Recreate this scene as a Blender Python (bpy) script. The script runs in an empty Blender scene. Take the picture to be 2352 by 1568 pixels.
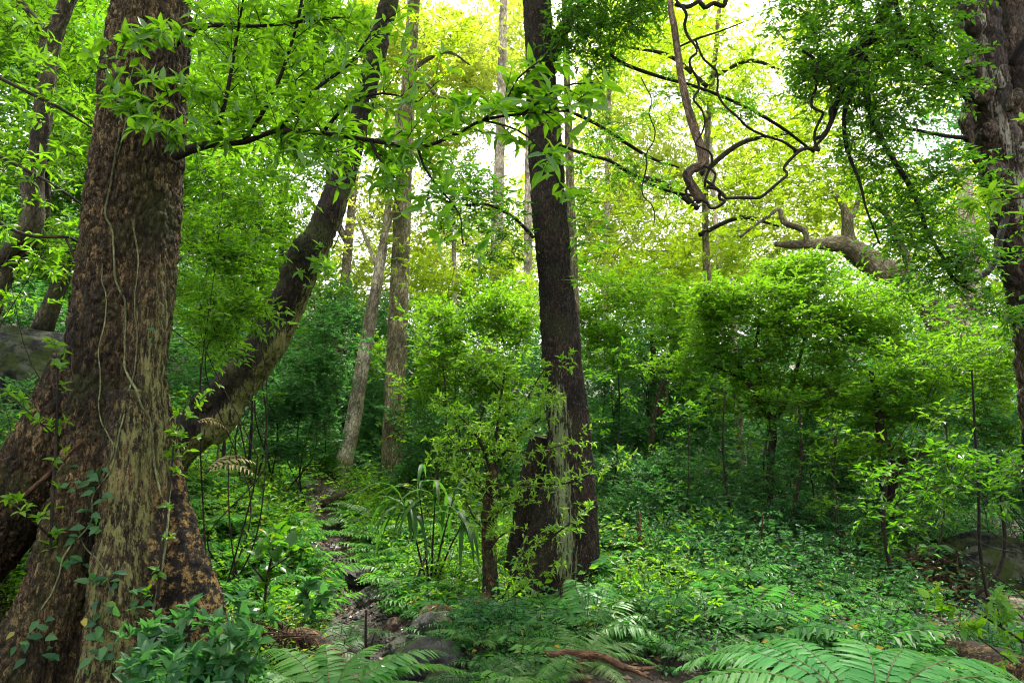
import bpy, math
import numpy as np
from mathutils import Vector
from mathutils.bvhtree import BVHTree

# ------------------------------------------------------------------ camera, sky, sun, exposure
sc = bpy.context.scene
R = math.radians
PITCH, CAMZ, FPX = R(8.0), 1.6, 1568.0
cd = bpy.data.cameras.new("camera"); cam = bpy.data.objects.new("camera", cd)
sc.collection.objects.link(cam); sc.camera = cam
cam.location = (0, 0, CAMZ); cam.rotation_euler = (R(90) + PITCH, 0, 0)
cd.lens = 24.0; cd.sensor_width = 36.0; cd.clip_start = 0.05; cd.clip_end = 900

SUN_EL, SUN_AZ = R(58), R(14)          # sun stands beyond the scene, a little to the right
w = bpy.data.worlds.new("World"); sc.world = w; w.use_nodes = True
nt = w.node_tree; bg = nt.nodes["Background"]
sky = nt.nodes.new("ShaderNodeTexSky"); sky.sky_type = 'NISHITA'; sky.sun_disc = False
sky.sun_elevation = SUN_EL; sky.sun_rotation = SUN_AZ
sky.dust_density = 6.0; sky.air_density = 1.0; sky.ozone_density = 1.0
mixs = nt.nodes.new("ShaderNodeMix"); mixs.data_type = 'RGBA'
mixs.inputs[0].default_value = 0.55
mixs.inputs[7].default_value = (7.6, 7.5, 7.4, 1)          # thin bright cloud over the blue
nt.links.new(sky.outputs[0], mixs.inputs[6]); nt.links.new(mixs.outputs[2], bg.inputs[0])
bg.inputs[1].default_value = 0.15

sd = bpy.data.lights.new("sun", 'SUN'); sun = bpy.data.objects.new("sun", sd)
sc.collection.objects.link(sun)
sd.energy = 2.8; sd.angle = R(4); sd.color = (1.0, 0.95, 0.84)
sun.rotation_euler = (-(R(90) - SUN_EL), 0, -SUN_AZ)
sun.location = (0, 0, 40)

vs = sc.view_settings
vs.view_transform = 'Standard'; vs.look = 'None'; vs.gamma = 1; vs.use_curve_mapping = False
vs.exposure = 1.88
sc.cycles.max_bounces = 6; sc.cycles.diffuse_bounces = 3; sc.cycles.transmission_bounces = 4
sc.cycles.glossy_bounces = 2; sc.cycles.caustics_reflective = False; sc.cycles.caustics_refractive = False
sc.cycles.use_denoising = True; sc.cycles.denoising_prefilter = 'ACCURATE'; sc.cycles.filter_width = 1.1
sc.cycles.use_adaptive_sampling = True; sc.cycles.adaptive_threshold = 0.02

# ------------------------------------------------------------------ helpers
rng = np.random.default_rng(11)
CT, ST = math.cos(PITCH), math.sin(PITCH)

def P(px, py, Y):
    """a point seen at (px,py) of the 2352-wide photograph, Y metres in front of the camera"""
    u = (px - 1176) / FPX; v = (784 - py) / FPX
    dy = CT - v * ST; dz = ST + v * CT
    s = Y / dy
    return np.array([u * s, Y, CAMZ + dz * s])

def nrm(a):
    return a / (np.linalg.norm(a, axis=-1, keepdims=True) + 1e-9)

def _h(i, j, k, s=0):
    x = (i.astype(np.int64) * 374761393 + j.astype(np.int64) * 668265263 + k.astype(np.int64) * 2147483647 + s * 974711) & 0xffffffff
    x = ((x ^ (x >> 13)) * 1274126177) & 0xffffffff
    x = x ^ (x >> 16)
    x = (x * 2246822519) & 0xffffffff
    return ((x ^ (x >> 15)) & 0xffff) / 65535.0

def vnoise(p, s=0):
    p = np.asarray(p, float); f = np.floor(p); t = p - f; f = f.astype(np.int64)
    t = t * t * (3 - 2 * t); r = 0
    for a in (0, 1):
        for b in (0, 1):
            for c in (0, 1):
                wgt = (t[:, 0] if a else 1 - t[:, 0]) * (t[:, 1] if b else 1 - t[:, 1]) * (t[:, 2] if c else 1 - t[:, 2])
                r = r + wgt * _h(f[:, 0] + a, f[:, 1] + b, f[:, 2] + c, s)
    return r

def fbm(p, o=4, s=0):
    r = 0; a = .5; p = np.asarray(p, float)
    for i in range(o):
        r = r + a * vnoise(p * 2 ** i + 17.3 * i, s + i); a *= .5
    return r / (1 - .5 ** o)

def worley(p, s=0):
    p = np.asarray(p, float); f = np.floor(p).astype(np.int64)
    n = len(p); f1 = np.full(n, 9.); f2 = np.full(n, 9.); cid = np.zeros(n)
    for a in (-1, 0, 1):
        for b in (-1, 0, 1):
            for c in (-1, 0, 1):
                i, j, k = f[:, 0] + a, f[:, 1] + b, f[:, 2] + c
                q = np.stack([i + _h(i, j, k, s + 1), j + _h(i, j, k, s + 2), k + _h(i, j, k, s + 3)], 1)
                d = np.linalg.norm(q - p, axis=1); h = _h(i, j, k, s + 4)
                near = d < f1
                f2 = np.where(near, f1, np.minimum(f2, d)); f1 = np.where(near, d, f1); cid = np.where(near, h, cid)
    return f1, f2, cid

class MB:
    """collects verts and faces; build() makes one mesh object"""
    def __init__(s):
        s.V = []; s.L = []; s.T = []; s.M = []; s.S = []; s.A = {'rnd': [], 'mid': [], 'zone': [], 'bp': []}; s.n = 0
    def add(s, V, faces, mat=0, smooth=True, rnd=0.5, mid=0.0, zone=0.0, bp=None):
        V = np.asarray(V, float); n = len(V)
        for f in faces:
            f = np.asarray(f)
            if len(f) == 0: continue
            s.L.append((f + s.n).ravel()); s.T.append(np.full(len(f), f.shape[1]))
            s.M.append(np.full(len(f), mat)); s.S.append(np.full(len(f), smooth))
        s.V.append(V)
        for k, v in (('rnd', rnd), ('mid', mid), ('zone', zone)):
            s.A[k].append(np.broadcast_to(np.asarray(v, float), (n,)))
        s.A['bp'].append(V if bp is None else np.asarray(bp, float)); s.n += n
    def mesh(s, name, mats, attrs=('rnd',)):
        me = bpy.data.meshes.new(name)
        V = np.concatenate(s.V); L = np.concatenate(s.L); T = np.concatenate(s.T)
        me.vertices.add(len(V)); me.vertices.foreach_set("co", V.astype(np.float32).ravel())
        me.loops.add(len(L)); me.loops.foreach_set("vertex_index", L.astype(np.int32))
        me.polygons.add(len(T))
        me.polygons.foreach_set("loop_start", np.concatenate([[0], np.cumsum(T)[:-1]]).astype(np.int32))
        me.polygons.foreach_set("loop_total", T.astype(np.int32))
        me.polygons.foreach_set("material_index", np.concatenate(s.M).astype(np.int32))
        me.polygons.foreach_set("use_smooth", np.concatenate(s.S).astype(bool))
        for k in attrs:
            if k == 'bp':
                a = me.attributes.new(k, 'FLOAT_VECTOR', 'POINT'); a.data.foreach_set("vector", np.concatenate(s.A[k]).astype(np.float32).ravel())
            else:
                a = me.attributes.new(k, 'FLOAT', 'POINT'); a.data.foreach_set("value", np.concatenate(s.A[k]).astype(np.float32))
        for m in mats: me.materials.append(m)
        me.update(calc_edges=True)
        return me
    def build(s, name, mats, parent=None, attrs=('rnd',), loc=None):
        if loc is not None: s.V = [v - np.asarray(loc) for v in s.V]
        o = bpy.data.objects.new(name, s.mesh(name, mats, attrs)); sc.collection.objects.link(o)
        if parent is not None:
            o.parent = parent
            if loc is None:
                s_ = parent.location
                o.location = (-s_[0], -s_[1], -s_[2])
        elif loc is not None: o.location = loc
        return o

def tag(o, label=None, cat=None, group=None, kind=None):
    if label: o['label'] = label
    if cat: o['category'] = cat
    if group: o['group'] = group
    if kind: o['kind'] = kind
    return o

def thing(name, label, cat, loc, group=None):
    o = bpy.data.objects.new(name, None); sc.collection.objects.link(o)
    o.empty_display_size = .2; o.location = tuple(loc)
    return tag(o, label, cat, group)

def resample(pts, rad, step):
    pts = np.asarray(pts, float); rad = np.asarray(rad, float)
    if len(pts) == 2:
        n = max(2, int(np.linalg.norm(pts[1] - pts[0]) / step) + 1); t = np.linspace(0, 1, n)[:, None]
        return pts[0] * (1 - t) + pts[1] * t, rad[0] * (1 - t[:, 0]) + rad[1] * t[:, 0]
    E = np.vstack([2 * pts[0] - pts[1], pts, 2 * pts[-1] - pts[-2]]); out = []; ro = []
    for i in range(len(pts) - 1):
        p0, p1, p2, p3 = E[i:i + 4]
        n = max(2, int(np.linalg.norm(p2 - p1) / step)); t = np.linspace(0, 1, n, endpoint=False)[:, None]
        out.append(.5 * (2 * p1 + (p2 - p0) * t + (2 * p0 - 5 * p1 + 4 * p2 - p3) * t ** 2 + (3 * p1 - p0 - 3 * p2 + p3) * t ** 3))
        tt = t[:, 0]; tt = tt * tt * (3 - 2 * tt)
        ro.append(rad[i] * (1 - tt) + rad[i + 1] * tt)
    out.append(pts[-1:]); ro.append(rad[-1:])
    return np.vstack(out), np.concatenate(ro)

def tube(mb, pts, rad, seg=8, step=.1, lump=.0, lf=3.0, mat=0, cap=True, seed=0, zonef=None, bark=0.0, bsc=(9, 9, 3)):
    """swept tube through control points; bp = straightened bark coordinates"""
    C, r = resample(pts, rad, step); n = len(C)
    T = nrm(np.gradient(C, axis=0)); N = np.zeros_like(C)
    a = np.array([1., 0, 0]) if abs(T[0][0]) < .8 else np.array([0, 1., 0])
    a = a - T[0] * a.dot(T[0]); a /= np.linalg.norm(a)
    for i in range(n):
        a = a - T[i] * a.dot(T[i]); a = a / np.linalg.norm(a); N[i] = a
    B = np.cross(T, N); th = np.linspace(0, 2 * np.pi, seg, endpoint=False)
    ln = np.concatenate([[0], np.cumsum(np.linalg.norm(np.diff(C, axis=0), axis=1))])
    c, s_ = np.cos(th), np.sin(th)
    bp = np.stack([r[:, None] * c, r[:, None] * s_, np.broadcast_to(ln[:, None], (n, seg))], -1).reshape(-1, 3) + seed * 3.7
    rr = np.repeat(r, seg)
    if lump: rr = rr * (1 + lump * (fbm(bp * np.array([lf, lf, lf * .5]), 3, seed) - .5) * 2)
    cid = np.full(n * seg, .5)
    if bark:
        f1, f2, cid = worley(bp * np.array(bsc), seed)
        rr = rr + bark * (np.clip((f2 - f1) * 3, 0, 1) - .6) + bark * 1.2 * (fbm(bp * np.array(bsc) * 1.7, 3, seed) - .5)
    rr = rr.reshape(n, seg)
    V = C[:, None] + rr[..., None] * (N[:, None] * c[None, :, None] + B[:, None] * s_[None, :, None])
    V = V.reshape(-1, 3)
    i = np.arange(n - 1)[:, None] * seg; j = np.arange(seg)[None]; j2 = (j + 1) % seg
    F = np.stack([i + j, i + j2, i + seg + j2, i + seg + j], -1).reshape(-1, 4)
    z = zonef(V) if zonef else 0.0
    fs = [F]
    if cap:
        V = np.vstack([V, C[:1], C[-1:]]); k = n * seg; q = np.arange(seg); q2 = (q + 1) % seg
        fs.append(np.stack([np.full(seg, k), q2, q], 1)); fs.append(np.stack([np.full(seg, k + 1), (n - 1) * seg + q, (n - 1) * seg + q2], 1))
        bp = np.vstack([bp, bp[:1], bp[-1:]]); cid = np.concatenate([cid, [.5, .5]])
        if zonef: z = np.concatenate([z, [0, 0]])
    mb.add(V, fs, mat, True, rnd=cid, zone=z, bp=bp)
    return C, r, T

def prisms(mb, A, B, ra, rb, mat=0):
    A = np.asarray(A, float); B = np.asarray(B, float); n = len(A)
    if n == 0: return
    T = nrm(B - A); a = np.where(np.abs(T[:, 2:3]) < .9, np.array([[0, 0, 1.]]), np.array([[1., 0, 0]]))
    N = nrm(np.cross(T, a)); Bn = np.cross(T, N); V = np.zeros((n, 6, 3))
    for k in range(3):
        d = N * math.cos(2.0944 * k) + Bn * math.sin(2.0944 * k)
        V[:, k] = A + d * np.reshape(ra, (-1, 1)); V[:, 3 + k] = B + d * np.reshape(rb, (-1, 1))
    F = np.array([[0, 1, 4, 3], [1, 2, 5, 4], [2, 0, 3, 5]])
    F = (F[None] + (np.arange(n) * 6)[:, None, None]).reshape(-1, 4)
    mb.add(V.reshape(-1, 3), [F], mat, True)

# leaf templates: (x along, y across, z up), faces, midrib distance
_T = {}
xs = [0, .36, .72, 1.0]
_T['near'] = (np.array([(0, 0, 0), (.3, 0, 0), (.62, 0, -.05), (1, 0, -.17), (.32, .5, .10), (.66, .36, .03), (.32, -.5, .10), (.66, -.36, .03)]),
              [np.array([(0, 1, 4), (0, 6, 1), (2, 3, 5), (2, 7, 3)]), np.array([(1, 2, 5, 4), (1, 6, 7, 2)])], np.array([0, 0, 0, 0, 1, 1, 1, 1.]))
_T['mid'] = (np.array([(0, 0, 0), (.45, .5, .09), (1, 0, -.1), (.45, -.5, .09)]), [np.array([(0, 2, 1), (0, 3, 2)])], np.array([0, 1, 0, 1.]))
_T['far'] = (np.array([(0, 0, 0), (.45, .5, .04), (1, 0, 0), (.5, -.5, .04)]), [np.array([(0, 3, 2, 1)])], np.array([0, 1, 0, 1.]))

def put_leaves(mb, pos, d, n, L, wr, mat=0, tm='mid', rnd=None):
    tv, tf, tmid = _T[tm]; N = len(pos)
    if N == 0: return
    d = nrm(d); s = nrm(np.cross(n, d)); n = np.cross(d, s)
    L = np.broadcast_to(np.asarray(L, float), (N,)); wr = np.broadcast_to(np.asarray(wr, float), (N,))
    V = pos[:, None] + L[:, None, None] * (tv[None, :, 0:1] * d[:, None] + (tv[None, :, 1:2] * wr[:, None, None]) * s[:, None] + tv[None, :, 2:3] * n[:, None])
    k = len(tv); off = np.arange(N) * k
    fs = [(f[None] + off[:, None, None]).reshape(-1, f.shape[1]) for f in tf]
    if rnd is None: rnd = rng.random(N)
    mb.add(V.reshape(-1, 3), fs, mat, tm == 'near', rnd=np.repeat(rnd, k), mid=np.tile(tmid, N))

UP = np.array([0, 0, 1.])

def twig_leaves(mb, A, D, L, per, leaf, wr=.42, mat=0, tm='mid', droop=.0, flat=.45, lift=.1, jit=.3, whorl=0):
    """leaves set alternately along twigs A + D*L, plus an end whorl"""
    n = len(A); D = nrm(D); L = np.broadcast_to(np.asarray(L, float), (n,))
    ph = rng.random(n) * 6.28; tr = rng.random(n)
    for q in range(per):
        t = .15 + .85 * (q + rng.random(n) * .6) / per
        p = A + D * (L * t)[:, None]; p[:, 2] -= droop * L * t * t
        S = nrm(np.cross(D, UP) + 1e-4)
        sg = (1 if q % 2 else -1)
        d = nrm(D * .65 + S * sg * .8 + UP * lift + rng.normal(0, jit, (n, 3)) - UP * droop)
        nn = nrm(UP + rng.normal(0, flat, (n, 3)))
        put_leaves(mb, p, d, nn, leaf * (.65 + .6 * rng.random(n)), wr * (.85 + .3 * rng.random(n)), mat, tm, np.clip(tr * .5 + rng.random(n) * .5, 0, 1))
    if whorl:
        tip = A + D * L[:, None]; tip[:, 2] -= droop * L
        a = nrm(np.cross(D, UP) + 1e-4); b = np.cross(D, a)
        for q in range(whorl):
            f = ph + q * 6.283 / whorl + rng.normal(0, .25, n)
            rad = a * np.cos(f)[:, None] + b * np.sin(f)[:, None]
            d = nrm(D * .5 + rad * .85 + UP * (lift + .08) + rng.normal(0, .15, (n, 3)))
            nn = nrm(D * .7 + UP * .8 + rng.normal(0, .25, (n, 3)))
            put_leaves(mb, tip, d, nn, leaf * (.5 + .85 * rng.random(n)), wr * (.85 + .3 * rng.random(n)), mat, tm, np.clip(tr * .5 + rng.random(n) * .5, 0, 1))

def blob_twigs(blobs, leaf, wr, per, lai, clump=1.3, thr=.40, shell=.5):
    """twig starts inside ellipsoids given as (px,py,Y,rx_px,ry_px,rz_m); count from the leaf area they should show"""
    PP, DD = [], []
    for (px, py, Y, rx, ry, rz) in blobs:
        c = P(px, py, Y); sc_ = Y / FPX; r = np.array([rx * sc_, rz, ry * sc_])
        n = int(lai * math.pi * r[0] * r[2] / (.5 * leaf * leaf * wr * (per)) / (1 - thr)) + 3
        u = nrm(rng.normal(0, 1, (n, 3))) * (rng.random((n, 1)) ** shell)
        p = c + u * r
        k = vnoise(p * clump / max(.35, min(r) * .6), 5) > thr
        p = p[k]; u = u[k]
        d = nrm(u * .55 + rng.normal(0, .55, (len(p), 3)) * np.array([1, 1, .5]) + UP * .05)
        PP.append(p); DD.append(d)
    return np.vstack(PP), np.vstack(DD)

def crown(mb, blobs, leaf, wr=.42, per=8, lai=2.2, tl=None, mat=0, tm='mid', twm=None, tr=.004, **k):
    kk = {a: k.pop(a) for a in ('clump', 'thr', 'shell') if a in k}
    wh = k.get('whorl', 0)
    A, D = blob_twigs(blobs, leaf, wr, per + wh, lai, **kk)
    tl = tl or leaf * per * .33
    L = tl * (.6 + .8 * rng.random(len(A)))
    twig_leaves(mb, A, D, L, per, leaf, wr, mat, tm, **k)
    if twm is not None:
        dr = k.get('droop', 0); B = A + D * L[:, None]; B[:, 2] -= dr * L
        A2 = A - D * (L * .6)[:, None]
        prisms(mb, A2, B, tr, tr * .4, twm)
    return A

def px_path(l):
    pts = np.array([P(a[0], a[1], a[2]) for a in l]); rad = np.array([a[3] * a[2] / FPX for a in l])
    return pts, rad

def bough(mb, paths, leaf, gap, sl, per=4, whorl=6, wr=.40, mat=0, twm=1, sub=2, start=.0, up=.15, droop=.1, tm='near', lift=.08, tr=.004):
    """leafy side shoots along given branch paths (world points, radii)"""
    for pts, rad in paths:
        C, r = resample(pts, rad, gap); T = nrm(np.gradient(C, axis=0)); n = len(C); i0 = int(n * start)
        C, T, r = C[i0:], T[i0:], r[i0:]
        C = np.repeat(C, sub, 0); T = np.repeat(T, sub, 0); r = np.repeat(r, sub); n = len(C)
        ph = rng.random(n) * 6.28
        S = nrm(np.cross(T, UP) + 1e-4); V = np.cross(S, T)
        lat = S * np.cos(ph)[:, None] + V * (np.sin(ph) * .6)[:, None]
        D = nrm(T * .6 + lat + UP * up); L = sl * (.4 + .9 * rng.random(n))
        B = C + D * L[:, None]; B[:, 2] -= droop * L
        M = C + D * (L * .5)[:, None]; M[:, 2] -= droop * L * .25
        rr = np.minimum(r * .7, tr)
        prisms(mb, C, M, rr, rr * .75, twm); prisms(mb, M, B, rr * .75, rr * .4, twm)
        twig_leaves(mb, C, D, L, per, leaf, wr, mat, tm, droop=droop, whorl=whorl, lift=lift)
        # a second order of shoots
        D2 = nrm(D * .6 + rng.normal(0, .6, (n, 3)) + UP * .1); L2 = L * (.4 + .4 * rng.random(n))
        B2 = M + D2 * L2[:, None]; prisms(mb, M, B2, rr * .6, rr * .35, twm)
        twig_leaves(mb, M, D2, L2, max(1, per - 1), leaf, wr, mat, tm, droop=droop * .5, whorl=whorl, lift=lift)

# ------------------------------------------------------------------ materials
def newmat(name):
    m = bpy.data.materials.new(name); m.use_nodes = True; t = m.node_tree
    return m, t, t.nodes["Principled BSDF"], t.nodes["Material Output"]

def N(t, kind, **k):
    n = t.nodes.new(kind)
    for a, b in k.items(): setattr(n, a, b)
    return n

def ramp(t, src, stops):
    r = N(t, "ShaderNodeValToRGB"); e = r.color_ramp.elements
    while len(e) < len(stops): e.new(.5)
    for x, (p, c) in zip(e, stops):
        x.position = p; x.color = (*c, 1) if len(c) == 3 else c
    t.links.new(src, r.inputs[0]); return r.outputs[0]

def mixc(t, f, a, b, mode='MIX'):
    m = N(t, "ShaderNodeMix", data_type='RGBA', blend_type=mode)
    for s, i in ((f, 0), (a, 6), (b, 7)):
        if isinstance(s, (int, float)): m.inputs[i].default_value = s
        elif isinstance(s, tuple): m.inputs[i].default_value = (*s, 1)
        else: t.links.new(s, m.inputs[i])
    return m.outputs[2]

def attr(t, n, vec=False):
    a = N(t, "ShaderNodeAttribute"); a.attribute_name = n
    return a.outputs['Vector' if vec else 'Fac']

def noise(t, vec, scale, detail=4, rough=.6, out='Fac'):
    n = N(t, "ShaderNodeTexNoise"); n.inputs['Scale'].default_value = scale
    n.inputs['Detail'].default_value = detail; n.inputs['Roughness'].default_value = rough
    if vec is not None: t.links.new(vec, n.inputs['Vector'])
    return n.outputs[out]

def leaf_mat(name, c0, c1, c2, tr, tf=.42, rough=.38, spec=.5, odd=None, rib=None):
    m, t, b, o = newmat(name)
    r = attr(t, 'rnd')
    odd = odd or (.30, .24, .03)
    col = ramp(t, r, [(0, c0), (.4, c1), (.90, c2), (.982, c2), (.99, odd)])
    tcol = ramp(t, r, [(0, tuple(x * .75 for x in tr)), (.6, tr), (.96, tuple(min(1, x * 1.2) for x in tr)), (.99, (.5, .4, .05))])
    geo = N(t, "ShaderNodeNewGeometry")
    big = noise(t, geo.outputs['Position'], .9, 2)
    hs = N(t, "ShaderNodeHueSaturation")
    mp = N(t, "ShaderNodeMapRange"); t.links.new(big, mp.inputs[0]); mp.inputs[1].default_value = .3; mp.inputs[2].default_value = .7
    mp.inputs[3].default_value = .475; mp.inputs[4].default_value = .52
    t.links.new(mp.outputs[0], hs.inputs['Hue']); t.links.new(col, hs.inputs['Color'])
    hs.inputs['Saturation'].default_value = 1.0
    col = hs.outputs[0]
    if rib:
        mid = attr(t, 'mid')
        f = ramp(t, mid, [(0, (1, 1, 1)), (.10, (.8, .8, .8)), (.16, (0, 0, 0))])
        col = mixc(t, f, col, rib)
    t.links.new(col, b.inputs['Base Color']); b.inputs['Roughness'].default_value = rough
    b.inputs['Specular IOR Level'].default_value = spec
    tl = N(t, "ShaderNodeBsdfTranslucent"); t.links.new(tcol, tl.inputs['Color'])
    mx = N(t, "ShaderNodeMixShader"); mx.inputs[0].default_value = tf
    t.links.new(b.outputs[0], mx.inputs[1]); t.links.new(tl.outputs[0], mx.inputs[2]); t.links.new(mx.outputs[0], o.inputs[0])
    return m

def bark_mat(name, dark, mid, light, sxy=14, sz=5, moss=None, mossamt=.5, streak=None, bump=.6, spot=None, spotamt=.62, flake=.5, rot=None):
    m, t, b, o = newmat(name)
    bp = attr(t, 'bp', True)
    mp = N(t, "ShaderNodeMapping"); mp.inputs['Scale'].default_value = (sxy, sxy, sz); t.links.new(bp, mp.inputs[0])
    n1 = noise(t, mp.outputs[0], 1.6, 6, .7); n2 = noise(t, bp, 3.0, 4, .6)
    col = ramp(t, n1, [(.37, dark), (.5, mid), (.63, light)])
    wob = noise(t, mp.outputs[0], 1.3, 4, .65, 'Color')
    va = N(t, "ShaderNodeVectorMath", operation='MULTIPLY_ADD'); t.links.new(wob, va.inputs[0]); va.inputs[1].default_value = (3.0, 3.0, 2.2); t.links.new(mp.outputs[0], va.inputs[2])
    vf = N(t, "ShaderNodeTexVoronoi", feature='F1'); t.links.new(va.outputs[0], vf.inputs['Vector']); vf.inputs['Scale'].default_value = 1.0
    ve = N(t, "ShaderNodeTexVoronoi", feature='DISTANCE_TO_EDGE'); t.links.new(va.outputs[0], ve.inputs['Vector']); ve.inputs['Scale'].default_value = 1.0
    se = N(t, "ShaderNodeSeparateColor"); t.links.new(vf.outputs['Color'], se.inputs[0])
    cc = ramp(t, se.outputs[0], [(0, dark), (.35, dark), (.6, mid), (.95, light)])
    col = mixc(t, flake, col, cc)
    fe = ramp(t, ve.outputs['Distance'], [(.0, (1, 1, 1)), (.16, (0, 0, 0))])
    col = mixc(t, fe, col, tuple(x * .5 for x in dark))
    n0 = noise(t, bp, 1.7, 3, .6); col = mixc(t, 1.0, col, ramp(t, n0, [(.40, (.42, .40, .38)), (.60, (1.15, 1.12, 1.1))]), 'MULTIPLY')
    if moss:
        f = ramp(t, n2, [(mossamt, (0, 0, 0)), (mossamt + .14, (1, 1, 1))])
        nn = noise(t, mp.outputs[0], 3.0, 5, .7); f2 = ramp(t, nn, [(.42, (0, 0, 0)), (.56, (1, 1, 1))])
        f = mixc(t, 1.0, f, f2, 'MULTIPLY'); col = mixc(t, f, col, moss)
    if spot:
        ns = noise(t, mp.outputs[0], 2.6, 4, .65); f = ramp(t, ns, [(spotamt, (0, 0, 0)), (spotamt + .05, (1, 1, 1))]); col = mixc(t, f, col, spot)
    if streak:
        z = attr(t, 'zone'); mp2 = N(t, "ShaderNodeMapping"); mp2.inputs['Scale'].default_value = (30, 30, 3.5); t.links.new(bp, mp2.inputs[0])
        ns = noise(t, mp2.outputs[0], 1.2, 6, .75)
        ad = N(t, "ShaderNodeMath", operation='ADD'); t.links.new(z, ad.inputs[0]); t.links.new(ns, ad.inputs[1])
        f = ramp(t, ad.outputs[0], [(.84, (0, 0, 0)), (.92, (1, 1, 1))]); col = mixc(t, f, col, streak)
    if rot:
        nr = noise(t, bp, 15, 7, .75); rc = ramp(t, nr, [(.49, (.009, .006, .004)), (.545, tuple(x * .35 for x in rot)), (.575, rot), (.62, tuple(x * .5 for x in rot)), (.68, (.012, .008, .005))]); col = mixc(t, attr(t, 'mid'), col, rc)
    t.links.new(col, b.inputs['Base Color']); b.inputs['Roughness'].default_value = .85; b.inputs['Specular IOR Level'].default_value = .25
    vo = ve
    ma = N(t, "ShaderNodeMath", operation='MULTIPLY_ADD'); t.links.new(n1, ma.inputs[0]); ma.inputs[1].default_value = 1.6; t.links.new(vo.outputs[0], ma.inputs[2])
    bu = N(t, "ShaderNodeBump"); bu.inputs['Strength'].default_value = bump; bu.inputs['Distance'].default_value = .02
    t.links.new(ma.outputs[0], bu.inputs['Height']); t.links.new(bu.outputs[0], b.inputs['Normal'])
    return m

def rock_mat(name, a, bcol, c, moss=None, amt=.5, sc_=4, rough=.8):
    m, t, b, o = newmat(name)
    tc = N(t, "ShaderNodeNewGeometry"); pos = tc.outputs['Position']
    n1 = noise(t, pos, sc_, 7, .65); n2 = noise(t, pos, sc_ * .45, 4, .6)
    col = ramp(t, n1, [(.42, a), (.5, bcol), (.58, c)])
    if moss:
        f = ramp(t, n2, [(amt, (0, 0, 0)), (amt + .12, (1, 1, 1))]); col = mixc(t, f, col, moss)
    t.links.new(col, b.inputs['Base Color']); b.inputs['Roughness'].default_value = rough; b.inputs['Specular IOR Level'].default_value = .5 if rough < .6 else .15
    bu = N(t, "ShaderNodeBump"); bu.inputs['Strength'].default_value = 1.0; bu.inputs['Distance'].default_value = .04
    n3 = noise(t, pos, sc_ * 4, 6, .7); t.links.new(n3, bu.inputs['Height']); t.links.new(bu.outputs[0], b.inputs['Normal'])
    return m

M = {}
M['leaf_near'] = leaf_mat('broad_leaf', (.020, .084, .006), (.036, .125, .008), (.08, .19, .012), (.25, .56, .012), .45, .34, .42, rib=(.11, .23, .04))
M['leaf_young'] = leaf_mat('young_leaf', (.04, .135, .008), (.075, .20, .012), (.14, .28, .018), (.27, .54, .018), .45, .40, .36, rib=(.2, .32, .05))
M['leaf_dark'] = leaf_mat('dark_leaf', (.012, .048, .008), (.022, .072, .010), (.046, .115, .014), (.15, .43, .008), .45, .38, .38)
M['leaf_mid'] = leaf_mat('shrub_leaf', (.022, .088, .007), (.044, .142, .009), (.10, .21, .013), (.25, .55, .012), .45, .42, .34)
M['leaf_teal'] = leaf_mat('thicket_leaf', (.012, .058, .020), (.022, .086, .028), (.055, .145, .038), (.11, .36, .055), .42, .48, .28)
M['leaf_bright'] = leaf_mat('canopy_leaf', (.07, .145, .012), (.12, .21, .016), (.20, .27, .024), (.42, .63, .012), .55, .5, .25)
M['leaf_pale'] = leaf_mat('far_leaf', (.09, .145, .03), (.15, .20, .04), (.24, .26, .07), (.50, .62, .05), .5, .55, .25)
M['fern'] = leaf_mat('fern_frond', (.035, .15, .026), (.055, .19, .032), (.095, .24, .045), (.17, .50, .04), .42, .45, .34)
M['fern_dark'] = leaf_mat('dark_fern_frond', (.022, .098, .024), (.038, .135, .032), (.07, .19, .045), (.11, .38, .055), .4, .45, .34)
M['palm'] = leaf_mat('palm_leaf', (.014, .055, .012), (.022, .075, .015), (.04, .11, .02), (.10, .30, .02), .35, .55, .15)
M['dead'] = leaf_mat('dead_frond', (.22, .17, .06), (.32, .26, .10), (.40, .33, .14), (.35, .28, .10), .3, .6)
M['litter'] = leaf_mat('fallen_leaf', (.05, .028, .014), (.11, .06, .028), (.20, .125, .06), (.12, .06, .02), .12, .55, odd=(.40, .27, .05))
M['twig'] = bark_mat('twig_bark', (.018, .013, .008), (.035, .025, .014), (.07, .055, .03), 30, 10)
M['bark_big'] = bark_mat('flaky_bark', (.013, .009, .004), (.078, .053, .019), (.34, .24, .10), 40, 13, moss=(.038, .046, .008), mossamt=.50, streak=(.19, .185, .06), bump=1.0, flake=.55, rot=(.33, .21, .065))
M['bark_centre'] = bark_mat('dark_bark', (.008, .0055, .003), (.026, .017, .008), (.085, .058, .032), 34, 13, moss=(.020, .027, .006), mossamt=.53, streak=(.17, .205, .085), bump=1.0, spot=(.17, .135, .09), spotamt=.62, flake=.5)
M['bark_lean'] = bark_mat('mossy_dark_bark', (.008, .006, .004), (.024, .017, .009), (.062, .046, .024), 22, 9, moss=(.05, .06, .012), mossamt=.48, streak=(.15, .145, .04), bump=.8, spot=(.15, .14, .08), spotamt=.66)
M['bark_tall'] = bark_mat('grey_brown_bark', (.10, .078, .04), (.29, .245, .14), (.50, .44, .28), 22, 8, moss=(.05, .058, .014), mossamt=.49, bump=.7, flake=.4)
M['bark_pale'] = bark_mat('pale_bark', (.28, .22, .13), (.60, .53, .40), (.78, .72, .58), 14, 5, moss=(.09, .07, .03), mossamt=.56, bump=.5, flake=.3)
M['bark_gnarl'] = bark_mat('lichened_bark', (.022, .017, .008), (.075, .06, .03), (.19, .165, .09), 20, 9, moss=(.042, .048, .012), mossamt=.48, bump=.8)
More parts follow.
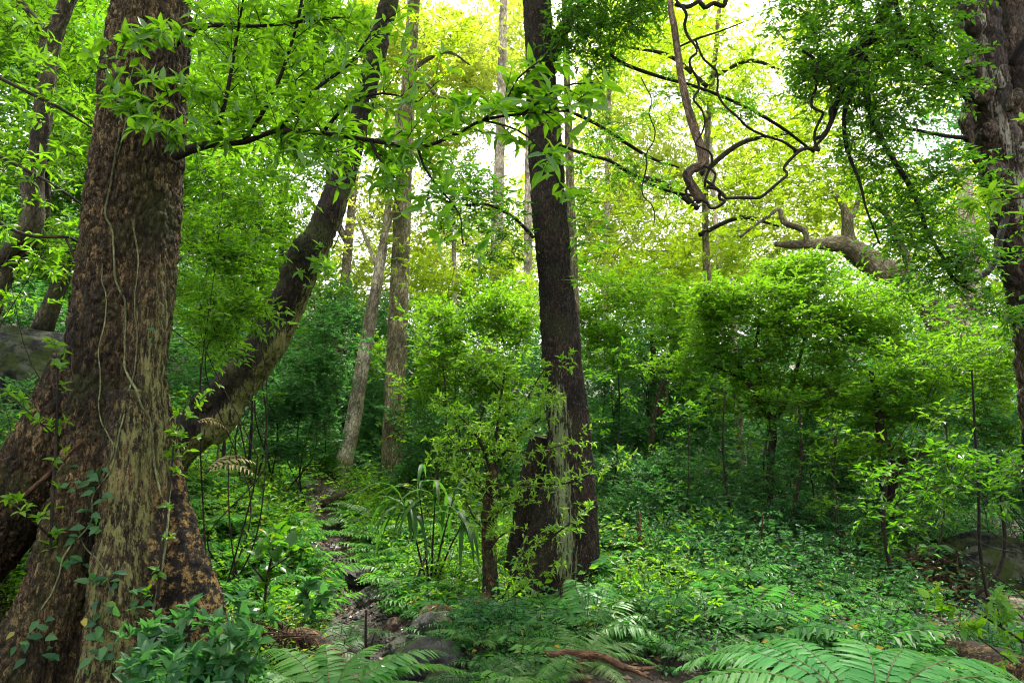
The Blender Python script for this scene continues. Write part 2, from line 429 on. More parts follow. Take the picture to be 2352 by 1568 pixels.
M['bark_right'] = bark_mat('silver_brown_bark', (.018, .012, .007), (.075, .052, .030), (.20, .155, .11), 18, 7, moss=(.028, .028, .010), mossamt=.55, streak=(.27, .26, .19), bump=.9)
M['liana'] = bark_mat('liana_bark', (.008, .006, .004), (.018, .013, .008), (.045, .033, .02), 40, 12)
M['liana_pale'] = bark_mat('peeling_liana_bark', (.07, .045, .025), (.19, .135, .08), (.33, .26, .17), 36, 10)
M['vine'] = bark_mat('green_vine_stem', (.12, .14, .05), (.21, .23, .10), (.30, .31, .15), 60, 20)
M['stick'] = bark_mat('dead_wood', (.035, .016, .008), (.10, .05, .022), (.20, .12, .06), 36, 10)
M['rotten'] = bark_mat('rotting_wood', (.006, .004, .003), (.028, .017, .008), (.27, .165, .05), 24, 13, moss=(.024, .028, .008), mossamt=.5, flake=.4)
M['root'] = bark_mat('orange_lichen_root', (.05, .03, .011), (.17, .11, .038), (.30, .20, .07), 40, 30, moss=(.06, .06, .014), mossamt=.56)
M['boulder'] = rock_mat('grey_rock', (.004, .005, .004), (.014, .017, .012), (.062, .066, .042), (.030, .042, .008), .47, 6.5)
M['wet_rock'] = rock_mat('wet_rock', (.007, .007, .007), (.016, .015, .014), (.042, .038, .033), (.035, .052, .010), .50, 9, .5)
M['pale_rock'] = rock_mat('tan_rock', (.14, .11, .07), (.24, .19, .13), (.34, .29, .21), (.09, .10, .04), .6, 5)
def ground_mat():
    m, t, b, o = newmat('forest_soil')
    g = N(t, "ShaderNodeNewGeometry"); pos = g.outputs['Position']
    n1 = noise(t, pos, 14, 8, .75); n2 = noise(t, pos, 1.1, 4, .6)
    vo = N(t, "ShaderNodeTexVoronoi"); vo.inputs['Scale'].default_value = 26; t.links.new(pos, vo.inputs['Vector'])
    lit = ramp(t, vo.outputs['Color'], [(.1, (.010, .007, .004)), (.5, (.034, .020, .010)), (.9, (.10, .058, .028))])
    soil = ramp(t, n1, [(.38, (.010, .008, .006)), (.55, (.032, .022, .014)), (.64, (.042, .027, .015))])
    f = ramp(t, n2, [(.4, (.15, .15, .15)), (.65, (.75, .75, .75))])
    col = mixc(t, f, soil, lit)
    t.links.new(col, b.inputs['Base Color']); b.inputs['Roughness'].default_value = .75
    bu = N(t, "ShaderNodeBump"); bu.inputs['Strength'].default_value = .8; bu.inputs['Distance'].default_value = .03
    ma = N(t, "ShaderNodeMath", operation='ADD'); t.links.new(n1, ma.inputs[0]); t.links.new(vo.outputs['Distance'], ma.inputs[1])
    t.links.new(ma.outputs[0], bu.inputs['Height']); t.links.new(bu.outputs[0], b.inputs['Normal'])
    return m
M['ground'] = ground_mat()
#@@SPLIT1
# ------------------------------------------------------------------ the ground
CREEK = np.array([(-.60, 3.0), (-.80, 4.3), (-.95, 5.2), (-1.2, 6.0), (-1.5, 6.9), (-1.95, 8.2), (-2.6, 10.), (-3.3, 12.)])
def creek_d(x, y):
    d = np.full(np.shape(x), 99.)
    for a, b in zip(CREEK[:-1], CREEK[1:]):
        v = b - a; t = np.clip(((x - a[0]) * v[0] + (y - a[1]) * v[1]) / v.dot(v), 0, 1)
        d = np.minimum(d, np.hypot(x - a[0] - t * v[0], y - a[1] - t * v[1]))
    return d
def G0(x, y):
    x = np.asarray(x, float); y = np.asarray(y, float)
    far = np.maximum(0, y - 6.0)
    z = .045 * far ** 1.15
    k = -(x + 2.9); z = z + .46 * (k + np.sqrt(k * k + .35)) * .5 * np.clip((y + 1) / 6, 0, 1)
    k = (x - 5.5); z = z + .10 * (k + np.sqrt(k * k + .5)) * .5
    z = z + .10 * np.exp(-((x - 1.5) ** 2 / 3 + (y - 6.2) ** 2 / 2.5))
    for hx, hy, hs, hh in ((2.0, 7.9, .7, .22), (3.1, 7.2, .6, .18), (-2.6, 8.0, .5, .22), (-1.0, 9.3, .6, .2), (-4.2, 8.4, .7, .25), (2.2, 6.2, .5, .15), (.9, 5.4, .45, .12)):
        z = z + hh * np.exp(-((x - hx) ** 2 + (y - hy) ** 2) / (2 * hs * hs))
    return z - .16 * np.exp(-(creek_d(x, y) / .42) ** 2)
def G(x, y):
    x = np.asarray(x, float); y = np.asarray(y, float)
    p = np.stack([x.ravel(), y.ravel(), 0 * x.ravel()], 1)
    n = (fbm(p * .9, 3, 3) - .5) * .30 + (fbm(p * 4.5, 3, 9) - .5) * .07
    return G0(x, y) + n.reshape(x.shape)
def g1(x, y): return float(G(np.array([x]), np.array([y]))[0])

def axis(a, b, fine, lo, hi, coarse_n):
    m = np.arange(a, b, fine); e = np.geomspace(.12, 1, coarse_n)
    return np.concatenate([a - (a - lo) * (e[::-1]) ** 2, m, b + (hi - b) * e ** 2])
gx = axis(-8, 9, .07, -170, 170, 40); gy = axis(2, 15, .07, -60, 330, 40)
X, Y = np.meshgrid(gx, gy); Z = G(X, Y); nx, ny = len(gx), len(gy)
i = (np.arange(ny - 1)[:, None] * nx + np.arange(nx - 1)[None]).ravel()
mb = MB(); mb.add(np.stack([X, Y, Z], -1).reshape(-1, 3), [np.stack([i, i + 1, i + nx + 1, i + nx], 1)])
tag(mb.build('ground', [M['ground']]), 'brown forest floor of soil and leaf litter under the plants', 'ground', kind='structure')

# ------------------------------------------------------------------ trees
def remesh(mb, voxel, smooth=2):
    """merge intersecting tubes of a trunk into one skin"""
    me = mb.mesh('skin', [], ()); o = bpy.data.objects.new('skin', me); sc.collection.objects.link(o)
    m = o.modifiers.new('r', 'REMESH'); m.mode = 'VOXEL'; m.voxel_size = voxel
    m2 = o.modifiers.new('s', 'SMOOTH'); m2.iterations = smooth; m2.factor = .5
    dg = bpy.context.evaluated_depsgraph_get(); e = o.evaluated_get(dg).to_mesh()
    n = len(e.vertices); V = np.zeros(n * 3, np.float32); e.vertices.foreach_get('co', V)
    NN = np.zeros(n * 3, np.float32); e.vertices.foreach_get('normal', NN)
    F = np.array([p.vertices[:] for p in e.polygons if len(p.vertices) == 4])
    bpy.data.objects.remove(o); bpy.data.meshes.remove(me)
    return V.reshape(-1, 3).astype(float), NN.reshape(-1, 3).astype(float), F

def edges_path(rows, Y):
    """trunk axis from rows (py, px of one edge, px of the other[, Y])"""
    out = []
    for r in rows:
        y = r[3] if len(r) > 3 else Y
        out.append(((r[1] + r[2]) / 2, r[0], y, (r[2] - r[1]) / 2))
    return out

def hang(name, lst, mat, parent, seg=8, step=.06, lump=.12, seed=0, bark=0., bsc=(9, 9, 3)):
    mb = MB(); pts, rad = px_path(lst) if not isinstance(lst, tuple) else lst
    tube(mb, pts, rad, seg, step, lump, 5, seed=seed, bark=bark, bsc=bsc)
    return mb.build(name, [M[mat]], parent, ('rnd', 'bp', 'zone'))

# ---- the big flaky trunk on the near bank
BY = 4.7
rows = [(-1500, 372, 500), (-900, 338, 478), (-400, 300, 458), (-150, 283, 444), (0, 263, 436), (150, 240, 430), (300, 224, 425), (450, 207, 412), (600, 192, 400), (750, 176, 386),
        (900, 166, 374), (1000, 166, 370), (1130, 158, 366), (1250, 140, 370), (1350, 120, 372), (1450, 95, 380), (1568, 70, 400), (1700, 40, 420)]
mb = MB()
pts, rad = px_path(edges_path(rows, BY)); tube(mb, pts, rad, 48, .06, .07, 2.2, seed=1)
for l in ([(170, 820, 4.72, 40), (140, 940, 4.72, 62), (100, 1040, 4.75, 75), (40, 1140, 4.8, 82), (-60, 1260, 4.9, 90), (-200, 1400, 5.0, 95), (-330, 1600, 5.0, 110)],
          [(368, 860, 4.70, 18), (376, 1000, 4.66, 26), (388, 1120, 4.62, 34), (412, 1230, 4.56, 44), (432, 1340, 4.5, 52), (455, 1430, 4.45, 58), (480, 1560, 4.42, 60), (500, 1700, 4.4, 70)],
          [(220, 1000, 4.45, 50), (190, 1150, 4.40, 62), (150, 1300, 4.34, 70), (105, 1420, 4.28, 75), (50, 1540, 4.2, 85), (-20, 1700, 4.1, 100)],
          [(352, 500, 4.60, 36), (338, 800, 4.52, 40), (328, 1000, 4.46, 44), (330, 1200, 4.40, 50), (325, 1400, 4.34, 55), (330, 1700, 4.25, 70)],
          [(290, 900, 4.40, 42), (280, 1200, 4.30, 50), (262, 1400, 4.22, 60), (240, 1700, 4.1, 80)],
          [(250, 900, 4.9, 80), (230, 1200, 5.1, 90), (220, 1600, 5.5, 90)]):
    p_, r_ = px_path(l); tube(mb, p_, r_, 20, .06, .12, 3, seed=len(l))
V, NV, F = remesh(mb, .0125, 3)
q = V * np.array([25, 25, 10]); q = q + (fbm(V * 6, 3, 21)[:, None] - .5) * 2.2
f1, f2, cid = worley(q, 3)
plate = np.clip((f2 - f1) * 3.2, 0, 1)
ridg = fbm(V * np.array([16, 16, 2.6]), 4, 40)
zone = np.clip((V[:, 0] + 2.74 - .05 * (V[:, 2] - 1.5)) / .34, -.6, 1) * np.clip((4.2 - V[:, 2]) / 1.6, 0, 1) * .44 - .08
soft = np.clip(zone * 2.2, 0, 1)                         # the streaked side is furrowed rather than flaky
d = .026 * (plate - .6) * (1 - .6 * soft) * (.4 + 1.1 * cid) + .030 * (ridg - .5) * (.5 + soft) + .06 * (fbm(V * 2.6, 3, 8) - .5)
V = V + NV * d[:, None]
big = thing('rainforest_tree', 'huge flaky brown trunk with flared roots on the near bank, thin pale vines climbing it', 'tree', (-2.7, BY, g1(-2.7, BY)))
tb = MB(); xr = np.interp(V[:, 2], [-.3, .3, .8, 1.3, 2.0], [P(395, 1500, 4.4)[0], P(385, 1350, 4.5)[0], P(388, 1200, 4.6)[0], P(405, 1050, 4.65)[0], P(440, 900, 4.7)[0]])
rotm = np.clip((V[:, 0] - xr + .10 * (fbm(V * 7, 3, 91) - .5)) / .05, 0, 1)
tb.add(V, [F], 0, True, rnd=cid * .75 + .12 * plate, zone=zone, mid=rotm)
tb.build('trunk', [M['bark_big']], big, ('rnd', 'bp', 'zone', 'mid'))
bvh_big = BVHTree.FromPolygons([tuple(v) for v in V], [tuple(map(int, f)) for f in F])
def on_big(px, py, off=.0):
    o = Vector((0, 0, CAMZ)); dr = (Vector(P(px, py, 5)) - o).normalized()
    h = bvh_big.ray_cast(o, dr)
    if h[0] is None: return None
    return np.array(h[0] + h[1] * off), np.array(h[1])
# its low bough with the big glossy leaves
B1 = [[(404, 356, 4.55, 15), (440, 342, 4.42, 12), (492, 330, 4.3, 9), (560, 326, 4.2, 7), (640, 300, 4.1, 6), (740, 306, 4.05, 5.5), (850, 322, 4.0, 5), (960, 338, 3.95, 4.5), (1040, 312, 3.9, 4), (1110, 276, 3.85, 4), (1200, 262, 3.8, 3), (1300, 255, 3.8, 2.5)],
      [(960, 338, 3.95, 4), (975, 385, 3.92, 3), (1015, 440, 3.9, 2.5), (1055, 490, 3.88, 2), (1062, 560, 3.86, 1.5)],
      [(1110, 276, 3.85, 4), (1160, 235, 3.75, 3), (1190, 180, 3.7, 2.5), (1240, 140, 3.65, 2)],
      [(1110, 276, 3.85, 3), (1190, 300, 3.75, 2.5), (1250, 350, 3.7, 2), (1265, 390, 3.7, 1.5)],
      [(1200, 262, 3.8, 3), (1290, 200, 3.75, 2.5), (1370, 190, 3.75, 1.5)],
      [(560, 326, 4.2, 6), (620, 230, 4.1, 5), (660, 130, 4.0, 4), (690, 20, 3.9, 4), (700, -80, 3.85, 3)],
      [(640, 300, 4.1, 5), (720, 210, 4.0, 4), (800, 150, 3.9, 3), (850, 80, 3.85, 2.5)],
      [(740, 306, 4.05, 5), (800, 240, 3.9, 4), (880, 215, 3.8, 3), (960, 235, 3.75, 2)],
      [(850, 322, 4.0, 4), (880, 380, 3.95, 3), (910, 410, 3.9, 2)],
      [(492, 330, 4.3, 7), (520, 220, 4.2, 5), (540, 110, 4.1, 4), (560, -10, 4.0, 3)],
      [(640, 300, 4.1, 4), (700, 335, 4.05, 3), (770, 350, 4.0, 2)],
      [(404, 100, 4.5, 9), (470, 60, 4.3, 6), (600, 60, 4.1, 4), (780, 40, 3.9, 3)]]
B1 = [px_path(b) for b in B1]
for k, b in enumerate(B1[:1]): hang('branch', b, 'twig', big, 10, .05, .1, seed=k)
cm = MB()
for k, (p_, r_) in enumerate(B1[1:]): tube(cm, p_, r_, 6, .06, .1, 5, mat=1)
bough(cm, B1[:1], .125, .090, .22, 4, 3, wr=.30, start=.14)
bough(cm, B1[1:5], .112, .17, .16, 3, 3, wr=.34, start=.15, sub=1)
bough(cm, B1[5:], .092, .092, .27, 5, 3, wr=.30, start=.1, sub=2)
bough(cm, [px_path([(330, 175, 4.2, 4), (300, 240, 4.1, 3), (330, 280, 4.05, 2), (390, 290, 4.0, 2)]), px_path([(420, 60, 4.2, 4), (340, 90, 4.1, 3), (290, 100, 4.0, 2)]),
           px_path([(440, 250, 4.3, 4), (390, 235, 4.1, 3), (330, 230, 4.0, 2)])], .095, .10, .14, 2, 5)
# unseen upper crown: leaf blobs placed overhead to shade the gully and foreground
def shade_blobs(mb, lst, leaf, n, mat, wr=.5, per=8, tm='far'):
    for (x, y, z, rx, ry, rz) in lst:
        u = nrm(rng.normal(0, 1, (n, 3))) * rng.random((n, 1)) ** .5; p = np.array([x, y, z]) + u * np.array([rx, ry, rz])
        k = vnoise(p * .55, 7) > .42; p = p[k]
        twig_leaves(mb, p, nrm(rng.normal(0, 1, (len(p), 3)) * np.array([1, 1, .4])), leaf * 2.4, per, leaf, wr, mat, tm)
shade_blobs(cm, [(-4.5, 7.5, 11.5, 4.5, 3.5, 1.8), (-7, 4, 10.5, 3, 3, 1.5)], .24, 520, 0)
cm.build('crown', [M['leaf_near'], M['twig']], big, ('rnd', 'mid', 'bp', 'zone'))

# ---- the leaning dark trunk behind it
lean = thing('leaning_tree', 'dark mossy trunk leaning steeply with a knobbly elbow, behind the huge flaky trunk', 'tree', (P(470, 1010, 8.2)[0], 8.2, g1(P(470, 1010, 8.2)[0], 8.2)))
mb = MB()
LP = [(330, 1130, 8.3, 70), (400, 1030, 8.2, 66), (480, 960, 8.1, 62), (545, 880, 8.0, 60), (608, 795, 7.95, 58), (660, 700, 7.9, 52), (700, 610, 7.9, 50), (742, 520, 7.9, 44), (782, 420, 7.9, 38), (820, 300, 7.9, 34), (850, 180, 7.9, 31), (880, 60, 7.9, 29), (905, -60, 7.9, 28), (950, -400, 7.9, 24)]
p_, r_ = px_path(LP); r_ = r_ * .80; tube(mb, p_, r_, 24, .06, .12, 3, seed=4)
for l in ([(590, 850, 7.9, 28), (625, 790, 7.78, 31), (640, 745, 7.78, 18)], [(480, 985, 8.0, 40), (515, 960, 7.95, 34), (545, 935, 7.95, 22)],
          [(655, 640, 7.8, 20), (690, 575, 7.75, 26), (715, 540, 7.75, 18)], [(575, 815, 7.8, 22), (520, 880, 7.85, 28), (460, 940, 7.95, 34)]):
    a_, b_ = px_path(l); tube(mb, a_, b_, 14, .06, .1, 4, seed=5)
V, NV, F = remesh(mb, .022, 3)
f1, f2, cid = worley(V * np.array([14, 14, 7]), 9)
V = V + NV * (.016 * (np.clip((f2 - f1) * 3, 0, 1) - .6) + .06 * (fbm(V * 3.5, 4, 3) - .5))[:, None]
ax = np.interp(V[:, 2], p_[1:, 2][np.argsort(p_[1:, 2])], p_[1:, 0][np.argsort(p_[1:, 2])])
zone = np.clip((V[:, 0] - ax - .0) / .22, -.5, 1) * .45 - .03
tb = MB(); tb.add(V, [F], 0, True, rnd=cid, zone=zone)
tb.build('trunk', [M['bark_lean']], lean, ('rnd', 'bp', 'zone'))
cm = MB(); shade_blobs(cm, [(-1, 9, 11, 3, 3, 1.8), (-3, 11, 12.5, 3, 3, 2), (-7, 12, 9.5, 3.2, 2.5, 1.5)], .2, 350, 0)  # unseen blobs above the frame, put in to shade boulder and upper bank
bough(cm, [px_path([(700, 620, 7.7, 3), (730, 600, 7.5, 2), (760, 610, 7.4, 1.5)])], .10, .12, .2, 2, 5)
cm.build('crown', [M['leaf_mid'], M['twig']], lean, ('rnd', 'mid', 'bp', 'zone'))

# ---- the dark upright trunk in the middle
CY = 7.1
rows = [(-900, 1150, 1212), (-400, 1172, 1240), (-100, 1190, 1262), (0, 1197, 1268), (100, 1202, 1274), (200, 1206, 1282), (300, 1210, 1290), (450, 1219, 1300), (600, 1231, 1312), (750, 1241, 1328),
        (900, 1251, 1345), (1000, 1256, 1358), (1100, 1256, 1366), (1200, 1252, 1368), (1300, 1240, 1368), (1400, 1225, 1372), (1480, 1215, 1380)]
mb = MB(); p_, r_ = px_path(edges_path(rows, CY)); tube(mb, p_, r_, 40, .06, .05, 2, seed=12)
for l in ([(1258, 160, 7.1, 26), (1275, 100, 7.08, 20), (1292, 70, 7.05, 16), (1330, 20, 7.0, 10), (1390, -40, 6.9, 8), (1470, -110, 6.8, 6)],
          [(1280, 1130, 7.0, 40), (1255, 1230, 6.95, 44), (1225, 1310, 6.9, 45), (1195, 1370, 6.9, 46), (1150, 1440, 6.9, 50)],
          [(1340, 1100, 7.0, 24), (1346, 1230, 6.9, 28), (1348, 1330, 6.85, 30), (1352, 1450, 6.8, 36)],
          [(1300, 1180, 7.1, 40), (1310, 1300, 7.0, 48), (1320, 1420, 7.0, 60)],
          [(1240, 1000, 7.35, 24), (1215, 1150, 7.4, 30), (1200, 1300, 7.4, 40), (1190, 1400, 7.4, 46)]):
    a_, b_ = px_path(l); tube(mb, a_, b_, 16, .06, .1, 3, seed=2)
V, NV, F = remesh(mb, .018, 3)
f1, f2, cid = worley(V * np.array([20, 20, 9]) + (fbm(V * 5, 3, 2)[:, None] - .5) * 1.8, 17)
V = V + NV * (.013 * (np.clip((f2 - f1) * 3, 0, 1) - .6) + .020 * (fbm(V * np.array([14, 14, 3]), 4, 4) - .5) + .04 * (fbm(V * 3, 3, 5) - .5))[:, None]
lx = P(1290, 1050, CY)[0]
zone = .48 - np.abs(V[:, 0] - (P(1285, 1050, CY)[0] - .035 * (V[:, 2] - 1.2) + .10 * (fbm(V * 4, 3, 61) - .5))) / .30 * .5
zone = zone * np.clip((2.75 - V[:, 2]) / .8, 0, 1) - .35 * (V[:, 2] > 2.75)
cen = thing('straight_dark_tree', 'tall straight dark trunk with a grey green lichen stripe low down, behind the sprouting stump', 'tree', (p_[-1][0], CY, g1(p_[-1][0], CY)))
tb = MB(); tb.add(V, [F], 0, True, rnd=cid, zone=np.clip(zone, -.6, .44)); tb.build('trunk', [M['bark_centre']], cen, ('rnd', 'bp', 'zone'))
hang('branch', [(1225, 545, 7.0, 5), (1180, 500, 6.8, 4), (1120, 470, 6.6, 3.5), (1050, 470, 6.4, 3), (980, 440, 6.3, 2)], 'twig', cen)
hang('branch', [(1290, 335, 7.1, 4), (1345, 355, 7.2, 4.5), (1400, 370, 7.3, 4), (1470, 410, 7.4, 4), (1540, 440, 7.6, 3.5), (1620, 452, 7.8, 2.5)], 'liana', cen)
hang('branch', [(1295, 250, 7.2, 4), (1370, 285, 7.3, 4.5), (1440, 330, 7.3, 4.5), (1500, 365, 7.3, 3.5), (1560, 385, 7.4, 2)], 'liana', cen)
hang('branch', [(1400, 125, 6.9, 4), (1440, 150, 7.0, 4.5), (1520, 178, 7.1, 4.5), (1600, 200, 7.2, 4), (1700, 240, 7.4, 3.5), (1790, 290, 7.5, 4), (1870, 350, 7.6, 3)], 'liana', cen)
cm = MB()
crown(cm, [(1400, 40, 6.8, 120, 85, .8), (1310, 60, 6.6, 60, 60, .6), (1460, 10, 6.6, 70, 50, .6), (1360, 125, 6.8, 60, 40, .5), (1420, -60, 6.6, 150, 60, 1.)], .075, .36, 7, 2.6, twm=1, tr=.003, droop=.25)
crown(cm, [(1090, 470, 6.6, 110, 65, .7), (1010, 520, 6.5, 45, 60, .4), (1160, 540, 6.8, 60, 55, .4), (1060, 400, 6.5, 60, 35, .4), (1110, 590, 6.7, 60, 30, .3)], .068, .38, 7, 2.0, twm=1, tr=.003, droop=.2)
crown(cm, [(1350, 520, 7.0, 35, 90, .3), (1330, 420, 7.0, 30, 60, .3), (1345, 640, 7, 25, 50, .3)], .08, .34, 6, .9, twm=1, tr=.002, droop=.3)
crown(cm, [(1420, 390, 7.3, 70, 40, .4), (1520, 430, 7.5, 70, 35, .4), (1450, 300, 7.2, 70, 35, .4), (1560, 215, 7.1, 80, 35, .4), (1700, 260, 7.3, 80, 35, .4), (1380, 300, 7.2, 40, 40, .3)], .06, .36, 7, .8, twm=1, tr=.003, droop=.3)
shade_blobs(cm, [(1.5, 7.5, 12, 3.5, 3, 1.8), (3.5, 9, 13, 3.5, 3, 2)], .22, 600, 0)  # leaf blobs out of view overhead, density set to shade the ground cover
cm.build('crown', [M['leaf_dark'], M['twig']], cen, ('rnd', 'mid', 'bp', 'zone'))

def simple_tree(name, label, cat, rows, mat, crowns=(), Y=None, leafm='leaf_bright', limbs=(), seg=18, group=None, lump=.08, bark=.01, seed=0, zonef=None, step=.12, limbmat=None, bsc=(9, 9, 3)):
    pts, rad = px_path(rows)
    i = int(np.argmin(pts[:, 2])); t = thing(name, label, cat, (pts[i][0], pts[i][1], min(g1(pts[i][0], pts[i][1]), pts[i][2] + .1)), group)
    mb = MB(); tube(mb, pts, rad, seg, step, lump, 2.5, seed=seed, bark=bark, zonef=zonef, bsc=bsc); mb.build('trunk', [M[mat]], t, ('rnd', 'bp', 'zone'))
    for l in limbs: hang('branch', l, limbmat or mat, t, 8, .08, .12, seed + 1)
    if crowns:
        cm = MB()
        for c in crowns: c(cm)
        cm.build('crown', [M[leafm], M['twig']], t, ('rnd', 'mid', 'bp', 'zone'))
    return t

def C(blobs, leaf, wr=.42, per=7, lai=1.6, **k): return lambda m: crown(m, blobs, leaf, wr, per, lai, **k)

simple_tree('gnarled_tree', 'twisting grey brown trunk covered in lichen on the bank, kinked in two places', 'tree',
            [(-60, 800, 6.2, 26), (-20, 690, 6.2, 26), (20, 610, 6.2, 25), (62, 550, 6.1, 24), (78, 480, 6.1, 22), (72, 430, 6.1, 21), (85, 360, 6.1, 21), (100, 260, 6.1, 21), (112, 150, 6.1, 20), (118, 90, 6.1, 21), (140, 40, 6.1, 18), (160, -10, 6.1, 17), (190, -90, 6.1, 16), (230, -300, 6.1, 14)],
            'bark_gnarl', [C([(170, -120, 6.0, 200, 90, 1.2), (60, 40, 6.2, 90, 60, .6)], .09, .4, 7, 1.6, twm=1)], leafm='leaf_near', seg=24, lump=.18, bark=.02, seed=3, step=.05,
            limbs=[[(75, 470, 6.1, 15), (50, 540, 6.0, 16), (10, 590, 6.1, 17), (-40, 640, 6.2, 18)], [(112, 110, 6.1, 12), (90, 60, 6.0, 9), (60, 20, 6.0, 8), (20, -30, 6.0, 7)]])
simple_tree('pale_slender_tree', 'slender pale trunk with a bare sunlit side, leaning slightly, beside the taller grey brown trunk', 'tree',
            [(776, 1180, 14, 22), (785, 1090, 14, 19), (803, 1010, 14, 18), (818, 930, 14, 17), (832, 840, 14, 16), (848, 750, 14, 15), (862, 670, 14, 13), (874, 600, 14, 12), (886, 520, 14, 9), (900, 400, 14, 7), (915, 250, 14, 5)],
            'bark_pale', [C([(830, 490, 14, 75, 50, 1.2), (890, 430, 14, 60, 60, 1.2), (790, 560, 14.5, 50, 30, 1)], .13, .45, 7, 1.1, twm=1, tr=.006)], leafm='leaf_pale', seed=5,
            limbs=[[(868, 620, 14, 6), (845, 560, 14, 5), (820, 500, 13.9, 3)], [(880, 560, 14, 6), (905, 480, 14, 4), (930, 420, 14, 3)]])
simple_tree('tall_grey_tree', 'tall straight grey brown trunk in the clearing beside the slender pale trunk', 'tree',
            [(888, 1220, 14, 28), (898, 1120, 14, 26), (903, 1000, 14, 25), (908, 880, 14, 24), (913, 760, 14, 23), (918, 640, 14, 22), (924, 500, 14, 21), (930, 360, 14, 19), (936, 240, 14, 18), (944, 100, 14, 16), (954, -40, 14, 15), (970, -300, 14, 13)],
            'bark_tall', [C([(1000, 110, 14, 60, 60, 1.2), (1060, 60, 14, 90, 60, 1.5), (930, -60, 14, 120, 60, 1.5)], .13, .45, 7, 1.0, twm=1, tr=.006),
                          C([(915, 600, 13.7, 22, 60, .3), (905, 980, 13.6, 26, 50, .3)], .09, .5, 6, .7)], leafm='leaf_bright', seed=6,
            limbs=[[(938, 250, 14, 8), (960, 195, 13.9, 7), (985, 200, 13.8, 6), (1010, 225, 13.8, 5), (1060, 230, 13.8, 3)], [(940, 170, 14, 7), (975, 140, 14, 6), (1030, 120, 14, 4), (1080, 150, 14, 2)]])
#@@SPLIT2
# further trunks in the bright part of the wood
def far_trunk(label, px, py0, py1, Y, hw, lean=0, mat='bark_pale', crowns=(), leafm='leaf_pale', seed=0, limbs=(), bend=0, name='slim_tree'):
    k = np.linspace(0, 1, 6)
    rows = [(px + lean * t + bend * math.sin(t * 3.1), py0 + (py1 - py0) * t, Y, hw * (1 - .45 * t)) for t in k]
    return simple_tree(name, label, 'tree', rows, mat, crowns, leafm=leafm, seed=seed, limbs=limbs, seg=12)
far_trunk('pale forked trunk glowing in the light just behind the top of the leaning dark trunk', 770, 900, 200, 19, 14, 62, 'bark_tall', limbs=[[(800, 560, 19, 9), (770, 500, 19, 8), (755, 420, 19, 6), (752, 300, 19, 4)]], seed=21,
          crowns=[C([(790, 230, 19, 90, 70, 2)], .2, .5, 6, .9)])
far_trunk('broad pale pinkish trunk between the tall grey trunk and the straight dark trunk', 1122, 960, -40, 20, 17, 36, 'bark_pale', seed=22, bend=4, crowns=[C([(1150, 60, 20, 80, 60, 2)], .2, .5, 6, .8)])
far_trunk('pale trunk half hidden close behind the edge of the straight dark trunk', 1210, 880, -60, 22, 12, 8, 'bark_pale', seed=23, crowns=[C([(1180, 20, 22, 70, 60, 2)], .2, .5, 6, .8)])
far_trunk('mottled grey trunk running up the far side of the straight dark trunk', 1322, 800, -60, 11.5, 13, -28, 'bark_tall', seed=24, crowns=[C([(1290, -40, 11.5, 90, 60, 1.2)], .1, .45, 6, .8)], leafm='leaf_mid')
far_trunk('thin white pole-like trunk far off under the dangling liana tangle', 1662, 760, 260, 24, 7, -36, 'bark_pale', seed=25, crowns=[C([(1620, 280, 24, 80, 50, 2)], .2, .5, 6, .8)])
far_trunk('thin pale trunk standing among green shrubs beneath the horizontal mossy limb', 1712, 1130, 640, 11.5, 11, -30, 'bark_pale', seed=26, bend=-6)
far_trunk('sunlit cream trunk beyond the shrubs near the silver barked tree', 2246, 900, 380, 15, 27, -34, 'bark_pale', seed=27, crowns=[C([(2200, 430, 15, 120, 60, 2)], .16, .45, 6, .8)], leafm='leaf_bright')
far_trunk('short dark stem seen between leaves just above the elbow of the leaning trunk', 650, 720, 430, 13, 8, -6, 'bark_lean', seed=28, crowns=[C([(640, 440, 13, 50, 40, 1)], .12, .45, 6, 1)], leafm='leaf_mid')
far_trunk('mossy yellow green trunk with a bare forked top behind the dome shaped shrub', 1490, 1000, 770, 13, 11, 8, 'bark_gnarl', seed=29, bend=6,
          limbs=[[(1497, 860, 13, 6), (1480, 830, 13, 4), (1470, 800, 13, 2)], [(1498, 860, 13, 6), (1530, 830, 12.9, 4), (1552, 790, 12.9, 2)], [(1498, 820, 13, 5), (1500, 790, 13, 3), (1515, 770, 13, 2)]], name='broken_tree')
far_trunk('bent brown sapling with a hooked top standing in front of the thicket', 1498, 1140, 870, 11, 9, 26, 'bark_gnarl', seed=30, bend=-14, limbs=[[(1512, 960, 11, 6), (1530, 910, 11, 5), (1518, 870, 11, 3)]], crowns=[C([(1520, 860, 11, 40, 30, .5)], .09, .45, 6, .7)], leafm='leaf_mid', name='sapling')
far_trunk('hazy grey trunk far back in the gap beside the straight dark trunk', 1100, 1130, 780, 15, 15, 20, 'bark_tall', seed=31)
far_trunk('faint pale trunk far off above the middle shrubs', 1046, 800, 420, 26, 7, -6, 'bark_pale', seed=32)
far_trunk('leaning brown trunk growing out of the bank above the grey boulder', 95, 760, 560, 10.5, 24, 80, 'bark_gnarl', seed=33, crowns=[C([(190, 560, 10.5, 90, 60, .8)], .1, .42, 6, 1.3)], leafm='leaf_dark')
far_trunk('thin dark trunk in the deep shade of the upper bank', 105, 560, -80, 10, 9, 10, 'bark_lean', seed=34, crowns=[C([(100, 100, 9.5, 130, 110, 1.2), (30, 330, 9.5, 100, 120, 1.), (190, 330, 9.5, 60, 120, 1), (90, 560, 9.2, 120, 70, .8), (140, -60, 9.6, 170, 90, 1)], .10, .40, 7, 2.0, twm=1)], leafm='leaf_mid')
